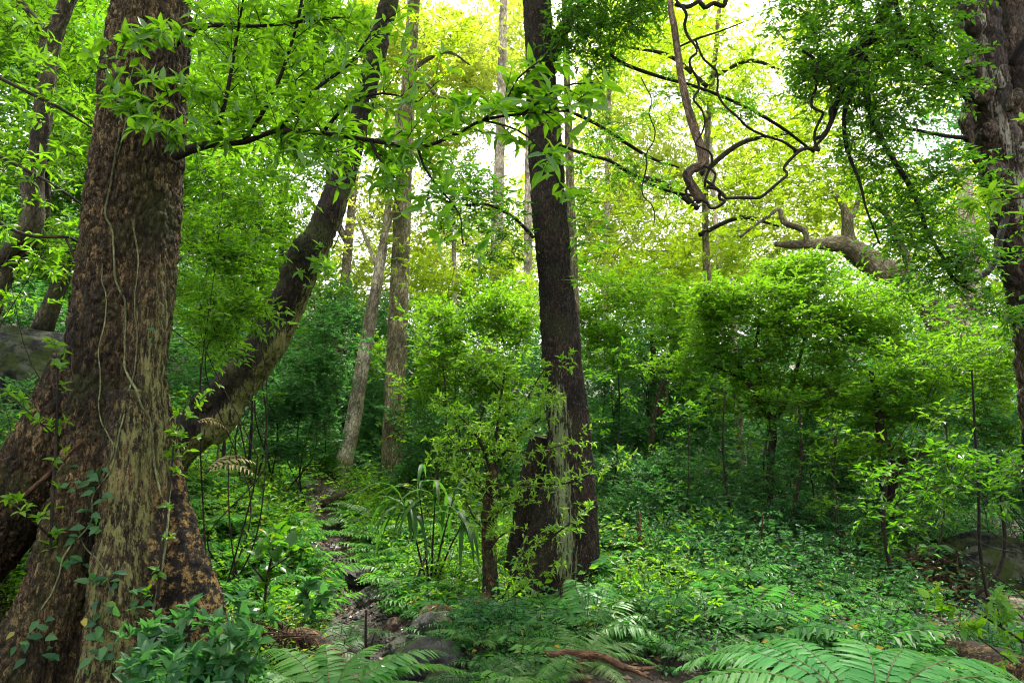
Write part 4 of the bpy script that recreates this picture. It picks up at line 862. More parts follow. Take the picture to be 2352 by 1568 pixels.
for k, (px, pb, pt, Y, hw, bend, lab) in enumerate(((1385, 1230, 800, 9.5, 2.5, 20, 'whip thin sapling just beside the straight dark trunk, its few leaves near the top'), (1690, 1230, 900, 8.6, 3, -16, 'spindly dark sapling in front of the thin pale trunk under the dome shaped shrub'),
        (1800, 1240, 930, 8.4, 4, 22, 'brown stemmed sapling standing under the heart of the dome shaped shrub'), (1935, 1290, 1000, 7.8, 4, -10, 'dark crooked sapling growing behind the low half buried boulder'), (2085, 1400, 1090, 7.0, 6, -30, 'forked dark sapling rising from the shaded litter beside the torn root plate'),
        (2150, 1290, 950, 7.6, 3, 14, 'thin leafy sapling above the heap of pale dead twigs'), (1560, 1270, 950, 8.4, 2.5, 12, 'thin grey sapling in the thicket near the crooked reddish dead stick'), (505, 1130, 760, 8.9, 4, 8, 'thin dark sapling stem under the arch of the leaning trunk'), (560, 1160, 800, 9.6, 4, 10, 'second slim sapling under the leaning trunk, a little farther up the slope'), (980, 1180, 830, 10.5, 3, 24, 'slim arching sapling between the tall grey trunk and the sprouting stump'))):
    far_trunk(lab, px, pb, pt, Y, hw, bend * 1.5, 'twig', seed=60 + k, bend=bend, name='sapling', leafm='leaf_mid' if k % 2 else 'leaf_dark',
              crowns=[C([(px + bend * 1.5, pt, Y, 55, 22, .45), (px + bend * 1.5 - 40, pt + 60, Y, 45, 16, .4), (px + bend + 35, pt + 110, Y, 45, 15, .4), (px + bend * .6 - 20, pt + 170, Y, 40, 14, .35)], .075, .4, 6, 1.0, twm=1, tr=.002, thr=.3)])
# ---- the leaf-tufted stump in front of the dark trunk
st = thing('sprouting_stump', 'thin rotten stump wrapped in sprouting yellow green leaves, in front of the straight dark trunk', 'stump', (P(1128, 1390, 6.2)[0], 6.2, g1(P(1128, 1390, 6.2)[0], 6.2)))
hang('trunk', [(1130, 1480, 6.2, 34), (1128, 1400, 6.2, 21), (1126, 1340, 6.2, 17), (1124, 1260, 6.2, 16), (1124, 1180, 6.2, 17), (1130, 1110, 6.2, 15), (1134, 1060, 6.2, 10)], 'rotten', st, 26, .03, .25, 5, bark=.014, bsc=(24, 24, 9))
SB = [[(1134, 1080, 6.2, 4), (1140, 1000, 6.15, 3), (1150, 920, 6.1, 2.5), (1160, 850, 6.1, 2)], [(1130, 1090, 6.2, 4), (1100, 1010, 6.1, 3), (1060, 960, 6.0, 2), (1020, 930, 6.0, 1.5)],
      [(1134, 1070, 6.2, 4), (1190, 1000, 6.1, 3), (1240, 960, 6.0, 2), (1270, 920, 6.0, 1.5)], [(1128, 1140, 6.15, 3), (1090, 1110, 6.0, 2.5), (1050, 1080, 5.95, 2), (1010, 1040, 5.9, 1.5)],
      [(1130, 1120, 6.15, 3.5), (1200, 1112, 6.0, 3), (1280, 1112, 5.9, 2.5), (1330, 1100, 5.8, 2), (1380, 1075, 5.7, 1.5), (1430, 1060, 5.7, 1)], [(1126, 1200, 6.15, 3), (1160, 1160, 6.0, 2), (1210, 1150, 5.9, 1.5)],
      [(1124, 1230, 6.1, 3), (1090, 1190, 6.0, 2), (1070, 1150, 5.95, 1.5)], [(1150, 1380, 6.1, 3.5), (1190, 1310, 6.0, 3), (1240, 1260, 5.9, 2.5), (1290, 1215, 5.8, 2), (1350, 1180, 5.75, 1)],
      [(1146, 1400, 6.05, 3), (1200, 1350, 5.95, 2.5), (1260, 1300, 5.9, 2)], [(1124, 1260, 6.1, 3), (1150, 1230, 5.95, 2), (1180, 1215, 5.9, 1.5)], [(1145, 960, 6.1, 2.5), (1200, 930, 6.1, 2), (1250, 850, 6.0, 1.5), (1300, 830, 6.0, 1)],
      [(1140, 1030, 6.1, 2.5), (1210, 1040, 6.0, 2), (1260, 1030, 6.0, 1.5), (1330, 1010, 5.9, 1)], [(1150, 900, 6.1, 2), (1120, 860, 6.0, 1.5), (1090, 830, 6.0, 1)], [(1110, 1030, 6.1, 2), (1060, 1030, 6.0, 1.5), (1030, 1000, 6.0, 1)]]
SB = [px_path(b) for b in SB]; cm = MB()
for p_, r_ in SB: tube(cm, p_, r_, 6, .05, .1, 5, mat=1)
bough(cm, SB, .052, .075, .13, 4, 4, wr=.34, start=.12, tr=.0025)
bough(cm, SB[:4], .052, .05, .15, 4, 4, wr=.34, start=.12, tr=.0025)
cm.build('foliage', [M['leaf_young'], M['twig']], st, ('rnd', 'mid', 'bp', 'zone'))
mb = MB()
for l in ([(1128, 1360, 6.2, 16), (1090, 1410, 6.05, 20), (1050, 1430, 5.95, 18), (1010, 1452, 5.85, 14), (965, 1480, 5.75, 9)], [(1080, 1412, 6.0, 12), (1040, 1408, 5.95, 12), (1000, 1402, 5.9, 16), (970, 1415, 5.85, 14), (960, 1440, 5.8, 8)]):
    a_, r_ = px_path(l); tube(mb, a_, r_, 14, .03, .25, 6, seed=4, bark=.006, bsc=(30, 30, 30))
mb.build('root', [M['root']], st, ('rnd', 'bp', 'zone'))
#@@SPLIT3
def gp(px, py):
    """the point of the forest floor seen at (px,py)"""
    ys = np.linspace(2.2, 40, 1500); d = P(px, py, 1.0) - np.array([0, 0, CAMZ])
    xs = d[0] * ys; zs = CAMZ + d[2] * ys; g = G(xs, ys); k = np.argmax(zs < g)
    return np.array([xs[k], ys[k], g[k]]) if (zs < g).any() else np.array([xs[-1], ys[-1], g[-1]])

# ------------------------------------------------------------------ the far wood, one mass
mb = MB(); tw = MB()
def wood(blobs, mat, leaf=.2, lai=1.0, **k): crown(mb, blobs, leaf, .48, 7, lai * 2.0, mat=mat, tm='far', **k)
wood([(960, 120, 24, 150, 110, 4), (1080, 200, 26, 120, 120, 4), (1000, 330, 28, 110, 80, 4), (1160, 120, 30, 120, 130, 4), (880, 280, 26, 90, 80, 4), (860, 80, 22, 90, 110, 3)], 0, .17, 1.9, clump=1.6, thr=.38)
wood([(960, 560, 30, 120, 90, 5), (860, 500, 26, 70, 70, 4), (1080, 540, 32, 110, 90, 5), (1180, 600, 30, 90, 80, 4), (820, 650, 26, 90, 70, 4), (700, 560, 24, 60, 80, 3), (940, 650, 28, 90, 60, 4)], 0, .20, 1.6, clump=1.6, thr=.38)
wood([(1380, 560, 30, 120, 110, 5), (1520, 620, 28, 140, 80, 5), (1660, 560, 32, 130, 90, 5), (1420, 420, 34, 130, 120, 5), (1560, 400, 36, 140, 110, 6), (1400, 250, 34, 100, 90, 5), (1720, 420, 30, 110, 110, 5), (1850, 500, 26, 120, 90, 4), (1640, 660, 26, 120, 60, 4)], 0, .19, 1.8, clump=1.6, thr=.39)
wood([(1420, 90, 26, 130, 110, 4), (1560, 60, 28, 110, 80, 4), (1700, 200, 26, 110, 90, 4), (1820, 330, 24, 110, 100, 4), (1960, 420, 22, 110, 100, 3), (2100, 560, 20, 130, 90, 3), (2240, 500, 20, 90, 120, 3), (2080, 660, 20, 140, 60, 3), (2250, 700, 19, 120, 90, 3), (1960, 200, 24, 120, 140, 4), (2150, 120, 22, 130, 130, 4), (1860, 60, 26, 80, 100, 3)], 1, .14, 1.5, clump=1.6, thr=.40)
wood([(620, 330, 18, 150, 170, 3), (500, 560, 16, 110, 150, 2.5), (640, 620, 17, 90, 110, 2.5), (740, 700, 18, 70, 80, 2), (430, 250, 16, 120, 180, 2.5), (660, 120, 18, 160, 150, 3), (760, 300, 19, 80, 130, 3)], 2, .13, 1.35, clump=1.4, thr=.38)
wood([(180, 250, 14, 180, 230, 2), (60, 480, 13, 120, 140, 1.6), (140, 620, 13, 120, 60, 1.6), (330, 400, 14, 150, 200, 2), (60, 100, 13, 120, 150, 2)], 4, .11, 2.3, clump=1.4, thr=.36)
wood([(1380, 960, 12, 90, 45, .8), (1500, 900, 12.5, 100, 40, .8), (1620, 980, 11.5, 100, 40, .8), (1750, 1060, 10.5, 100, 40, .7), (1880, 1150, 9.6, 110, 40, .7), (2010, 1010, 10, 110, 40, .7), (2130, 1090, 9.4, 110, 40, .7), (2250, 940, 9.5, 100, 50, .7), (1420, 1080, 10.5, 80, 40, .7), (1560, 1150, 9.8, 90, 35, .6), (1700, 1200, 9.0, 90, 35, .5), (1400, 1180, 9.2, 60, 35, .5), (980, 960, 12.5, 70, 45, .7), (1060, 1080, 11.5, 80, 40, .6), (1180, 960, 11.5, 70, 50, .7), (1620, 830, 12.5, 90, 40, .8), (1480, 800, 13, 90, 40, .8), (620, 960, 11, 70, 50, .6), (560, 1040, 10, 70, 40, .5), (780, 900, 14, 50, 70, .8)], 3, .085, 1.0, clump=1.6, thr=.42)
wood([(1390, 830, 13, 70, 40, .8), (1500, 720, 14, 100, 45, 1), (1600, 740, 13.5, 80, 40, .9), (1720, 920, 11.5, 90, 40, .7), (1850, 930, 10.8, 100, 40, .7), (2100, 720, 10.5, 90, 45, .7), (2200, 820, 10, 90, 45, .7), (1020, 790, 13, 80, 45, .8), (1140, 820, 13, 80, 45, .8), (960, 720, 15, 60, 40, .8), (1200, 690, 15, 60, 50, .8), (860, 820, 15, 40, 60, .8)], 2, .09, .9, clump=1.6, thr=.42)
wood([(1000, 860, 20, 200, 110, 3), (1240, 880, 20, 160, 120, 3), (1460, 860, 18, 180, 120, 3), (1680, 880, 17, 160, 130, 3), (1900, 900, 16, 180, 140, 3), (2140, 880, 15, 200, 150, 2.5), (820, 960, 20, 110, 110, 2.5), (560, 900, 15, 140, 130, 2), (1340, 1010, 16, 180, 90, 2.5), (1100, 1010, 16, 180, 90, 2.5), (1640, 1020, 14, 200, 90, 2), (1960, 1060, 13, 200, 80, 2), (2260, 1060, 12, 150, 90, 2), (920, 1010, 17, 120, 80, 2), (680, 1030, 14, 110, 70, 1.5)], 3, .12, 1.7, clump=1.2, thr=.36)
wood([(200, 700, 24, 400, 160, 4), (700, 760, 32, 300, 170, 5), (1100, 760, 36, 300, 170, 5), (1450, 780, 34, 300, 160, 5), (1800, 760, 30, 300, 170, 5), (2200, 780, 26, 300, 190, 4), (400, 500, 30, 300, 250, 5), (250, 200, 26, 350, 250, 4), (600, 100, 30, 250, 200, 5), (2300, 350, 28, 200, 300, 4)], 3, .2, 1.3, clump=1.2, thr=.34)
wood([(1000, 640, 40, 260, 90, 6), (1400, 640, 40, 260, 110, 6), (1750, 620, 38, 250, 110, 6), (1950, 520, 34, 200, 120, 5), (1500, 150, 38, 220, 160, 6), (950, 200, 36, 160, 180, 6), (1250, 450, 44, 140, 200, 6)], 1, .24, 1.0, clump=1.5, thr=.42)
tag(mb.build('background_vegetation', [M['leaf_pale'], M['leaf_bright'], M['leaf_mid'], M['leaf_teal'], M['leaf_dark']], None, ('rnd', 'mid')), 'bright hazy mass of leaves filling the wood behind every trunk', 'woodland', kind='stuff')

# ------------------------------------------------------------------ low plants covering the floor
def spread(n, xr, yr, dens):
    x = rng.uniform(*xr, n); y = rng.uniform(*yr, n)
    k = rng.random(n) < dens(x, y); return x[k], y[k]
def clear(x, y):
    f = np.clip((creek_d(x, y) - .36) / .2, 0, 1) * (np.hypot(x + 2.75, y - 4.7) > .75) * (np.hypot(x - .5, y - 6.8) > .62)
    # the trodden earth by the pale slender tree, the shaded litter and the debris
    f = f * (1 - .95 * np.exp(-(((x + 3.35) / .6) ** 2 + ((y - 12.4) / 2.2) ** 2))) * (1 - .7 * np.exp(-(((x + 1.75) / .5) ** 2 + ((y - 5.6) / .6) ** 2)))
    f = f * (1 - .93 * np.exp(-(((x - 5.0) / 1.25) ** 2 + ((y - 6.9) / 1.0) ** 4))) * (1 - .8 * np.exp(-(((x - 2.6) / .5) ** 2 + ((y - 5.9) / .5) ** 2))) * (1 - .8 * np.exp(-(((x - 5.6) / .9) ** 2 + ((y - 9.6) / .9) ** 2)))
    return f * (1 - .85 * np.exp(-(((x - 4.6) / 1.2) ** 2 + ((y - 6.1) / .55) ** 2)))
mb = MB()
def herbs(n, xr, yr, dens, h, leaf, mat, per=9, wr=.5, tm='mid', flat=.4):
    x, y = spread(n, xr, yr, lambda a, b: dens(a, b) * clear(a, b)); z = G(x, y); k = len(x)
    A = np.stack([x, y, z - .02], 1); D = nrm(np.stack([rng.normal(0, .45, k), rng.normal(0, .45, k), np.ones(k)], 1))
    L = h * (.35 + 1.0 * rng.random(k)); B = A + D * L[:, None]
    prisms(mb, A, B, np.full(k, .003), np.full(k, .0015), 3)
    n2 = per; ls = leaf * (.55 + .9 * vnoise(A * np.array([2.2, 2.2, 0]), 77))
    for q in range(n2):
        t = .35 + .65 * (q + rng.random(k)) / n2; f = q * 2.4 + rng.random(k) * .8 + x * 7
        d = np.stack([np.cos(f), np.sin(f), rng.normal(.12, .3, k)], 1)
        p = A + D * (L * t)[:, None]; nn = nrm(UP + rng.normal(0, flat, (k, 3)) + d * -.1)
        off = leaf * .5 * rng.random(k)
        put_leaves(mb, p + d * off[:, None], d, nn, ls * (.5 + .8 * rng.random(k)), wr, mat, tm)
pat = lambda s, f, lo, hi: (lambda x, y: np.clip((vnoise(np.stack([x * f, y * f, 0 * x], 1), s) - lo) / (hi - lo), 0, 1))
herbs(15000, (-7.5, 1.5), (6.2, 18), pat(3, .9, .15, .4), .36, .075, 0, 9)
herbs(16000, (-30, 30), (16, 48), pat(3, .3, .1, .3), 1.3, .22, 1, 9)
herbs(9000, (-14, 14), (12, 22), pat(4, .5, .1, .3), .7, .12, 1, 9)
herbs(8000, (-1, 9), (4.6, 12), pat(5, 1.6, .44, .60), .24, .068, 1, 8, .5, flat=.6)
herbs(2600, (.2, 9), (5.2, 12), pat(55, 1.0, .46, .60), .45, .06, 1, 12, .45, flat=.6)
herbs(1500, (-6, -.5), (6.8, 13), pat(56, 1.0, .42, .58), .7, .075, 0, 12, .4, flat=.6)
herbs(1800, (-1, 9), (4.8, 12), pat(25, 1.3, .48, .62), .5, .075, 1, 9, .42, flat=.6)
herbs(15000, (0, 11), (8, 18), pat(6, .8, .25, .5), .42, .08, 1, 9)
herbs(5500, (-5.5, -1.2), (4.0, 8), pat(7, 1.2, .35, .6), .22, .055, 0, 8)
herbs(6500, (-.3, 5.5), (3.4, 7), pat(8, 1.6, .42, .62), .16, .045, 2, 8, .55)
herbs(6000, (-9, -3.4), (5.5, 13), pat(9, .9, .25, .5), .35, .07, 1, 9)
def mounds(n, xr, yr, dens, leaf, mat, r=(.18, .42), per=5):
    x, y = spread(n, xr, yr, lambda a, b: dens(a, b) * clear(a, b)); z = G(x, y); k = len(x)
    rr = rng.uniform(*r, k); hh = rr * rng.uniform(.8, 1.5, k); m = 34
    cx, cy, cz, rr, hh = [np.repeat(v, m) for v in (x, y, z, rr, hh)]
    u = nrm(rng.normal(0, 1, (k * m, 3))); u[:, 2] = np.abs(u[:, 2]); f = .6 + .5 * rng.random(k * m)
    p = np.stack([cx, cy, cz], 1) + u * np.stack([rr * f, rr * f, hh * f], 1)
    d = nrm(u * np.array([1, 1, .5]) + rng.normal(0, .5, (k * m, 3)))
    prisms(mb, np.stack([cx, cy, cz], 1)[::3], p[::3], np.full(len(p[::3]), .003), np.full(len(p[::3]), .0015), 3)
    twig_leaves(mb, p, d, leaf * 1.7 * (.6 + .8 * rng.random(k * m)), per, leaf, .45, mat, 'mid', flat=.5, droop=.1)
def mini_ferns(n, xr, yr, dens, size, mat, nf=6, pairs=11):
    x, y = spread(n, xr, yr, lambda a, b: dens(a, b) * clear(a, b)); z = G(x, y); k = len(x)
    for q in range(nf):
        az = q * 6.283 / nf + rng.random(k) * .9; L = size * (.6 + .7 * rng.random(k)); el = .55 + .45 * rng.random(k)
        H = np.stack([np.cos(az), np.sin(az), 0 * az], 1); S = np.stack([-np.sin(az), np.cos(az), 0 * az], 1)
        base = np.stack([x, y, z], 1); prev = base
        for j in range(pairs):
            t = (j + 1.5) / (pairs + 1)
            p = base + H * (L * (t - .12 * t * t) * np.cos(el * .7))[:, None] + UP * (L * (np.sin(el) * t - .75 * t * t * np.sin(el)))[:, None]
            wl = L * .34 * min(1, t / .3) * (1.02 - t) ** .75 + .01
            for sg in (-1, 1):
                d = nrm(S * sg + H * .45 - UP * .15 + rng.normal(0, .08, (k, 3)))
                put_leaves(mb, p, d, nrm(UP + H * .3 + rng.normal(0, .15, (k, 3))), wl, .26, mat, 'mid')
            prisms(mb, prev, p, np.full(k, .003), np.full(k, .0025), 3); prev = p
mounds(150, (.2, 7), (5.2, 10.5), pat(61, 1.2, .42, .55), .055, 1)
mounds(60, (.6, 7), (5.2, 10.5), pat(62, 1.2, .42, .55), .065, 0)
mounds(130, (-6, .6), (6.6, 13), pat(63, 1.2, .42, .55), .065, 0)
mounds(60, (-6, .6), (6.6, 13), pat(64, 1.2, .42, .55), .055, 1)
mini_ferns(1700, (-5.2, 1.2), (6.2, 13), pat(13, .8, .22, .45), .58, 4)
mini_ferns(900, (-1, 5), (3.6, 7), pat(14, 1.0, .36, .6), .32, 2)
mini_ferns(500, (-.5, 6), (4.2, 9), pat(34, 1.1, .45, .62), .36, 4)
mini_ferns(500, (1, 8), (6, 12), pat(15, .8, .42, .7), .36, 4)
mini_ferns(160, (.8, 7), (5, 10), pat(16, .8, .4, .6), .75, 2, 7, 15)
mini_ferns(160, (-5, .8), (6.5, 11), pat(17, .8, .4, .6), .80, 4, 7, 15)
tag(mb.build('undergrowth', [M['leaf_mid'], M['leaf_teal'], M['fern_dark'], M['twig'], M['fern']], None, ('rnd', 'mid', 'bp', 'zone')), 'carpet of small leafy herbs and little ferns over the forest floor', 'undergrowth', kind='stuff')

mb = MB(); n = 15000
x = rng.uniform(-6, 8, n); y = rng.uniform(3.6, 13, n); z = G(x, y) + .012
put_leaves(mb, np.stack([x, y, z], 1), rng.normal(0, 1, (n, 3)) * np.array([1, 1, .15]), nrm(UP + rng.normal(0, .35, (n, 3))), .03 + .06 * rng.random(n), .5, 0, 'mid')
tag(mb.build('fallen_leaves', [M['litter']], None, ('rnd', 'mid')), 'brown and yellow fallen leaves strewn over the forest floor', 'leaf litter', kind='stuff')

# ------------------------------------------------------------------ ferns
def frond_mesh(L, style, e0=1.05, e1=-.55, width=.30, mats=None, pairs=26):
    mb = MB(); n = 60; ang = e0 + (e1 - e0) * np.linspace(0, 1, n) ** .8
    ds = L / n; C = np.cumsum(np.stack([np.cos(ang) * ds, np.zeros(n), np.sin(ang) * ds], 1), 0); T = np.stack([np.cos(ang), 0 * ang, np.sin(ang)], 1)
    Nn = np.stack([-np.sin(ang), 0 * ang, np.cos(ang)], 1)
    tube(mb, C[::6], np.linspace(.006, .0015, 10) * L / .9, 5, .04, mat=1)
    k0 = int(n * .14)
    for j in range(pairs):
        t = .14 + .85 * j / pairs; i = min(n - 1, int(t * n)); s = (t - .14) / .86
        W = width * L * min(1, .45 + s / .28 * .55) * (1.01 - s) ** .8 + .008
        for sg in (-1, 1):
            d = nrm(np.array([0, sg, 0]) + T[i] * (.30 + .3 * s) - Nn[i] * .12 + rng.normal(0, .075, 3)); up = nrm(Nn[i] + rng.normal(0, .16, 3) + np.array([0, sg * .15, 0]))
            if style == 1:      # plain strap pinnae
                m = 13; a = np.linspace(0, 1, m + 1)
                wd = min(W * .085, .43 * .85 * L / pairs) * np.sin(np.pi * (.12 + .88 * a ** .8)) ** .6 * (1 - a ** 5) + .0008; ax = C[i] + np.outer(a * W, d) - np.outer(a ** 2 * W * .22, UP)
                sd = nrm(np.cross(up, d)); wv = 1 + .26 * (np.arange(m + 1) % 2)
                V = np.vstack([ax + sd * (wd * wv)[:, None] + up * (wd * .3)[:, None], ax, ax - sd * (wd * wv)[:, None] + up * (wd * .3)[:, None]]); b = np.arange(m); k = m + 1
                mb.add(V, [np.vstack([np.stack([b, b + 1, b + k + 1, b + k], 1), np.stack([b + k, b + k + 1, b + 2 * k + 1, b + 2 * k], 1)])], 0, True, rnd=rng.random() * .9, mid=np.repeat([1, 0, 1], k))
            else:               # pinnae cut into leaflets
                m = max(4, int(W / (.0135 * L / .9))); q = (np.arange(m) + .6) / m; ax = C[i] + np.outer(q * W, d) - np.outer(q ** 2 * W * .18, UP)
                sd = nrm(np.cross(up, d)); l = (.62 * .85 * L / pairs) * (1 - q * .55) * min(1, W / (.10 * L)) + .002
                for s2 in (-1, 1):
                    dd = nrm(sd * s2 + d * .42 - up * .05 + rng.normal(0, .05, (m, 3)))
                    put_leaves(mb, ax, dd, np.tile(up, (m, 1)) + rng.normal(0, .06, (m, 3)), l, np.clip(W / m / l * .95, .2, .9), 0, 'far', np.full(m, rng.random() * .6) + rng.random(m) * .3)
                prisms(mb, ax[:1], ax[-1:], np.array([.0022]), np.array([.0008]), 1)
    return mb.mesh('frond', mats, ('rnd', 'mid', 'bp', 'zone'))
FM = {}
def fern_kind(key, *a, **k): FM[key] = [frond_mesh(*a, **k) for _ in range(3)]
fern_kind('comb', .95, 2, .95, -.35, .30, [M['fern'], M['vine']], 28)
fern_kind('strap', .80, 1, 1.0, -.50, .26, [M['fern'], M['vine']], 25)
fern_kind('dark', .60, 2, .95, -.50, .30, [M['fern_dark'], M['twig']], 20)
M['fern_mint'] = leaf_mat('mint_fern_frond', (.06, .22, .045), (.085, .27, .055), (.12, .32, .07), (.18, .52, .07), .42, .45, .34)
fern_kind('arch', 1.25, 1, 1.2, -.75, .26, [M['fern_mint'], M['vine']], 36)
fern_kind('dead', .60, 1, .8, -.9, .26, [M['dead'], M['stick']], 13)
def fern(label, at, kind, fronds, scale=1.0, group=None, name='fern'):
    t = thing(name, label, 'fern', at, group)
    for i, (az, tilt, s) in enumerate(fronds):
        o = bpy.data.objects.new('frond', FM[kind][i % 3]); sc.collection.objects.link(o)
        o.parent = t; o.rotation_mode = 'ZYX' if False else 'XYZ'
        o.rotation_euler = (R(rng.normal(0, 8)), R(-tilt), R(az)); o.scale = (s * scale,) * 3
    return t
def ring(n, a0=0, tilt=0, s=1.0): return [(a0 + 360 * i / n + rng.normal(0, 12), tilt + rng.normal(0, 8), s * (.8 + .35 * rng.random())) for i in range(n)]
# the bright one in the corner: crown just below the picture's edge
c = P(2010, 1720, 3.25)
fern('very large bright mint green fern arching over the lower corner, closest to the viewer', c, 'arch', [(172, 0, 1.0), (150, 4, .95), (128, 6, .9), (104, 8, .85), (72, 8, .85), (48, 4, .9), (20, 2, 1.0), (2, 0, 1.0), (-20, -4, .9), (196, -2, .95), (-150, 0, .8)], .92)
c = P(760, 1650, 4.2)
fern('large pale green fern with strap like leaflets beside the lower end of the stream bed', c, 'strap', [(170, 2, .95), (140, 8, .95), (108, 10, .85), (70, 10, .85), (38, 6, 1.0), (12, 2, 1.05), (-12, 0, 1.0), (-45, -4, .9), (195, 0, .9), (-120, 0, .8)], 1.12)
def fern_at(label, px, py, kind, n, scale, tilt=0, dz=.02, a0=None, fr=None):
    c = gp(px, py); c[2] += dz
    return fern(label, c, kind, fr or ring(n, rng.random() * 360 if a0 is None else a0, tilt), scale)
fern_at('fern with sunlit ladder like fronds standing just in front of the straight dark trunk', 1360, 1470, 'strap', 0, 1.0, fr=[(75, 10, 1.0), (40, 0, 1.0), (15, -8, .9), (100, 14, .95), (150, -8, .8), (-20, -10, .8)])
fern_at('yellow green fern curling over the top of the fallen reddish branch', 1330, 1540, 'comb', 0, .62, fr=[(150, -5, 1.0), (110, 5, .9), (60, 0, .9), (20, -10, 1.1), (-10, -12, 1.0), (-60, -14, .9), (190, -12, .9), (235, -10, .9)])
fern_at('drooping feathery fern between the orange root and the fallen reddish branch', 1100, 1500, 'comb', 8, .42, 2)
fern_at('bluish fern lying low at the bottom edge near the lowest boulder of the stream', 1100, 1590, 'dark', 8, .75, -2)
fern_at('wide soft green fern in front of the forked end of the fallen branch', 1240, 1600, 'comb', 8, .48, -4)
fern_at('dark fern tucked beneath the end of the orange root', 1010, 1500, 'dark', 8, .62, 0)
fern_at('dark feathery fern on a mossy rock beside the strap leaved palm', 960, 1395, 'dark', 9, .85, 6)
fern_at('small fern at the foot of the sprouting stump', 1185, 1440, 'dark', 7, .7, 0)
fern_at('fern under the thin upright sticks beside the stream', 800, 1480, 'dark', 8, .7, -2)
fern_at('bluish fern sprawling beside the torn root plate near the stream', 720, 1520, 'dark', 8, .8, -6)
fern_at('light green fern behind the strap leaved palm', 1040, 1330, 'comb', 8, .62, 6)
fern_at('bright fern on the slope uphill of the stream bed', 900, 1290, 'comb', 9, .62, 4)
fern_at('pale feathery fern at the foot of the tall grey trunk', 880, 1215, 'comb', 9, .85, 2)
fern_at('lacy fern between the tall grey trunk and the strap leaved palm', 960, 1240, 'comb', 9, .72, 0)
fern_at('bluish fern with one long frond high on the bank beside the leaning trunk', 640, 1130, 'comb', 8, .8, 0)
fern_at('small green fern among the herbs halfway up the bank', 740, 1220, 'comb', 8, .7, 0)
fern_at('fern above the dark hollow in the slope by the stream', 820, 1330, 'strap', 7, .5, 0)
fern_at('tall upright fern behind the dead crooked stick', 1490, 1290, 'strap', 6, .65, 12)
fern_at('fern with two ladder like fronds standing up from the dark ivy', 1640, 1440, 'strap', 0, .62, fr=[(105, 18, 1.0), (60, 4, .9), (25, -8, .9), (160, -8, .9), (-30, -10, .8), (200, -10, .8)])
fern_at('bushy little fern beside the bright corner fern', 1650, 1540, 'comb', 9, .42, 0)
fern_at('dull green fern midway along the dark ivy bank', 1500, 1500, 'dark', 8, .6, 0)
fern_at('dark fern overhanging the black hollow of the root buttress', 60, 1560, 'dark', 0, 1.0, fr=[(20, 0, 1.), (60, 5, .9), (-20, -5, .9), (110, 0, .9)])
fern_at('fern on the shaded slope behind the dead palm frond', 560, 1160, 'comb', 8, .75, 0)
fern_at('fern by the mossy knob of rock up the slope', 1000, 1290, 'strap', 8, .55, 0)
c = P(470, 1090, 6.4); fern('dry straw coloured palm frond drooping from the buttress of the flaky trunk', c, 'dead', [(25, 18, .9), (-5, 5, .95), (50, 28, .8)], 1.0, name='dead_frond')
c = P(445, 975, 6.2); fern('small dry straw coloured frond above the other one, against the leaning trunk', c, 'dead', [(12, -5, .6), (40, 10, .5)], 1.0, name='dead_frond')

# ---- strap leaved palm seedling beside the stream
def straps(mb, A, D, L, w, droop, mat=0, seg=7):
    for a, d, l, ww, dr in zip(A, D, L, w, droop):
        d = nrm(d); s = nrm(np.cross(d, UP)); p = np.array(a, float); V = []; dd = d.copy()
        for i in range(seg + 1):
            t = i / seg; wd = ww * min(1, .35 + t * 2.2) * (1 - t ** 3) + .001; up = nrm(np.cross(s, dd))
            V += [p + s * wd + up * wd * .25, p, p - s * wd + up * wd * .25]; dd = nrm(dd - UP * dr / seg); p = p + dd * l / seg
        b = np.arange(seg) * 3
        mb.add(np.array(V), [np.vstack([np.stack([b, b + 3, b + 4, b + 1], 1), np.stack([b + 1, b + 4, b + 5, b + 2], 1)])], mat, True, rnd=rng.random() * .9, mid=np.tile([1, 0, 1], seg + 1))
pb = gp(988, 1372); PY = pb[1]
pl = thing('palm_seedling', 'young palm with long drooping strap leaves on dark stalks beside the stream bed', 'palm', pb)
for k, tip in enumerate([(925, 1150), (960, 1110), (1000, 1140), (1040, 1150), (1075, 1180)]):
    e = P(tip[0], tip[1], PY + [-.2, .15, -.3, .1, -.1][k]); mid_ = pb * .5 + e * .5 + np.array([0, 0, .06])
    sm = MB(); tube(sm, [pb - UP * .03, mid_, e], [.013, .009, .005], 6, .06, .05); o = sm.build('stalk', [M['bark_lean']], pl, ('rnd', 'bp', 'zone'))
    lm = MB(); dr = nrm(e - mid_); n = 10; sd = nrm(np.cross(dr, UP)); A, D = [], []
    for q in range(n):
        f = (q - (n - 1) / 2) / n * 2; A.append(e - dr * .16 * rng.random()); D.append(dr * (.9 - .5 * abs(f)) + sd * f * 1.1 + UP * .25 + rng.normal(0, .12, 3))
    straps(lm, A, D, .45 + .28 * rng.random(n), .019 + .008 * rng.random(n), 2.3 + 1.1 * rng.random(n)); lo = lm.build('frond', [M['palm']], pl, ('rnd', 'mid'))
sb = gp(945, 1378)
mb = MB(); tube(mb, [P(940, 1380, PY - .15), P(965, 1310, PY - .1), P(984, 1262, PY - .05)], [.012, .013, .009], 7, .05, .2); tag(mb.build('stick', [M['stick']], None, ('rnd', 'bp', 'zone'), loc=P(940, 1380, PY - .15)), 'reddish dead stalk leaning against the young palm', 'stick')
